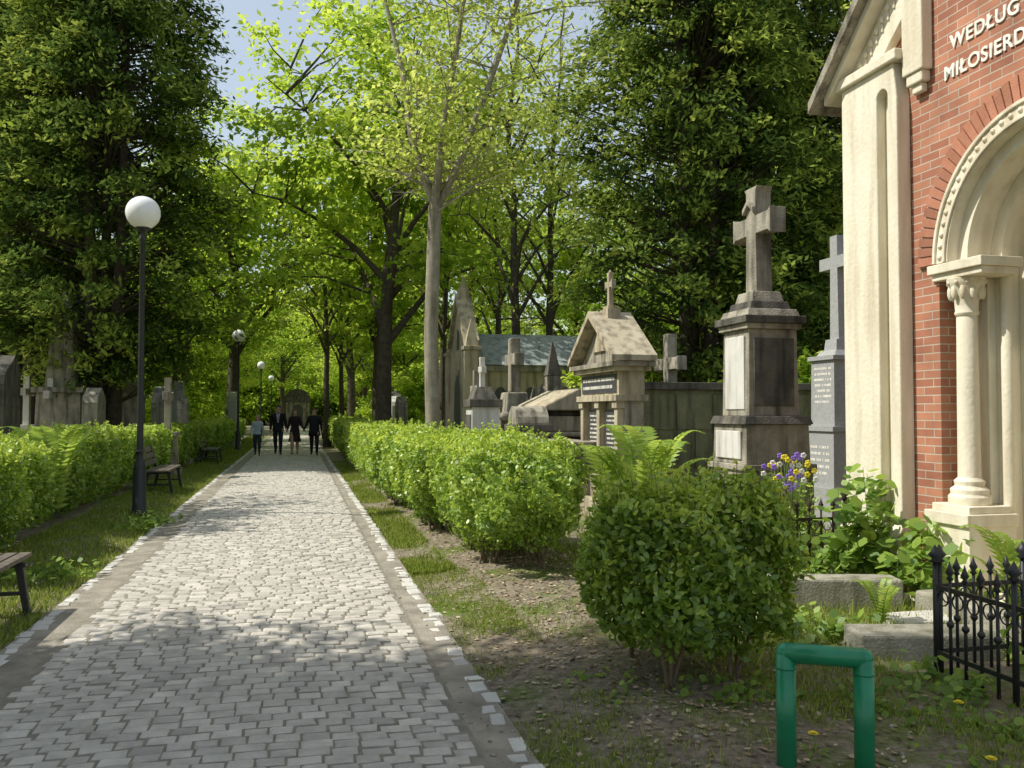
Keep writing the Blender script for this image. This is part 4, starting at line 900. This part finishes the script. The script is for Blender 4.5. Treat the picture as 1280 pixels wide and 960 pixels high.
person('walking_girl',-9.42,32.6,1.50,fc,BLUE,NAVY,HAIRG,True,.7,(A_dn(-1,1),A_dn(1,-1)),long_hair=True)
person('walking_man',-8.76,33.0,1.84,fc,SUIT,SUIT,HAIRD,False,.8,(A_dn(-1,-.5,.255),((.255,.02,1.15),(.28,-.10,.93))),coat=.84,shirt=True)
person('walking_woman',-8.16,33.1,1.70,fc,DRESS,SK,HAIRR,True,-.6,(((-.23,.0,1.15),(-.27,-.10,.95)),((.24,-.02,1.16),(.36,-.06,.95))),skirt=DRESS,long_hair=True)
person('walking_pedestrian',-7.36,32.8,1.76,fc,SUIT,SUIT,HAIRD,False,.6,(((-.27,-.0,1.16),(-.38,-.06,.95)),A_dn(1,.5,.255)),coat=.72,bag=True)

# ---------------------------------------------------------------- camera, light
EL=math.radians(51); hd=np.array([-.99,-.06]); hd/=np.linalg.norm(hd)
sd=Vector((hd[0]*math.cos(EL),hd[1]*math.cos(EL),math.sin(EL)))
sl=bpy.data.lights.new('sun','SUN'); sl.energy=5.0; sl.angle=math.radians(.5); sl.color=(1,.96,.87)
so=bpy.data.objects.new('sun',sl); so.rotation_euler=sd.to_track_quat('Z','Y').to_euler(); so.location=(0,0,40); coll.objects.link(so)
w=bpy.data.worlds.new('World'); scene.world=w; w.use_nodes=True; nt=w.node_tree
sky=nt.nodes.new('ShaderNodeTexSky'); sky.sky_type='NISHITA'; sky.sun_disc=False; sky.sun_elevation=EL; sky.sun_rotation=math.atan2(hd[0],hd[1]); sky.air_density=1.3; sky.dust_density=1.3; sky.ozone_density=.5
mxs=nt.nodes.new('ShaderNodeMix'); mxs.data_type='RGBA'; mxs.inputs['Factor'].default_value=.32; mxs.inputs['B'].default_value=(6.3,6.35,6.3,1)
nt.links.new(sky.outputs[0],mxs.inputs['A'])
bg=nt.nodes['Background']; bg.inputs['Strength'].default_value=.15; nt.links.new(mxs.outputs['Result'],bg.inputs[0])
cam=bpy.data.cameras.new('camera'); cam.lens=36*1100/1280; cam.sensor_width=36; cam.clip_end=2000; cam.clip_start=.05
co=bpy.data.objects.new('camera',cam); co.location=(0,0,1.65); co.rotation_euler=(math.radians(90+1.82),0,0); coll.objects.link(co); scene.camera=co
scene.view_settings.view_transform='Standard'; scene.view_settings.look='None'; scene.view_settings.exposure=0
print('total',time.time()-T0)
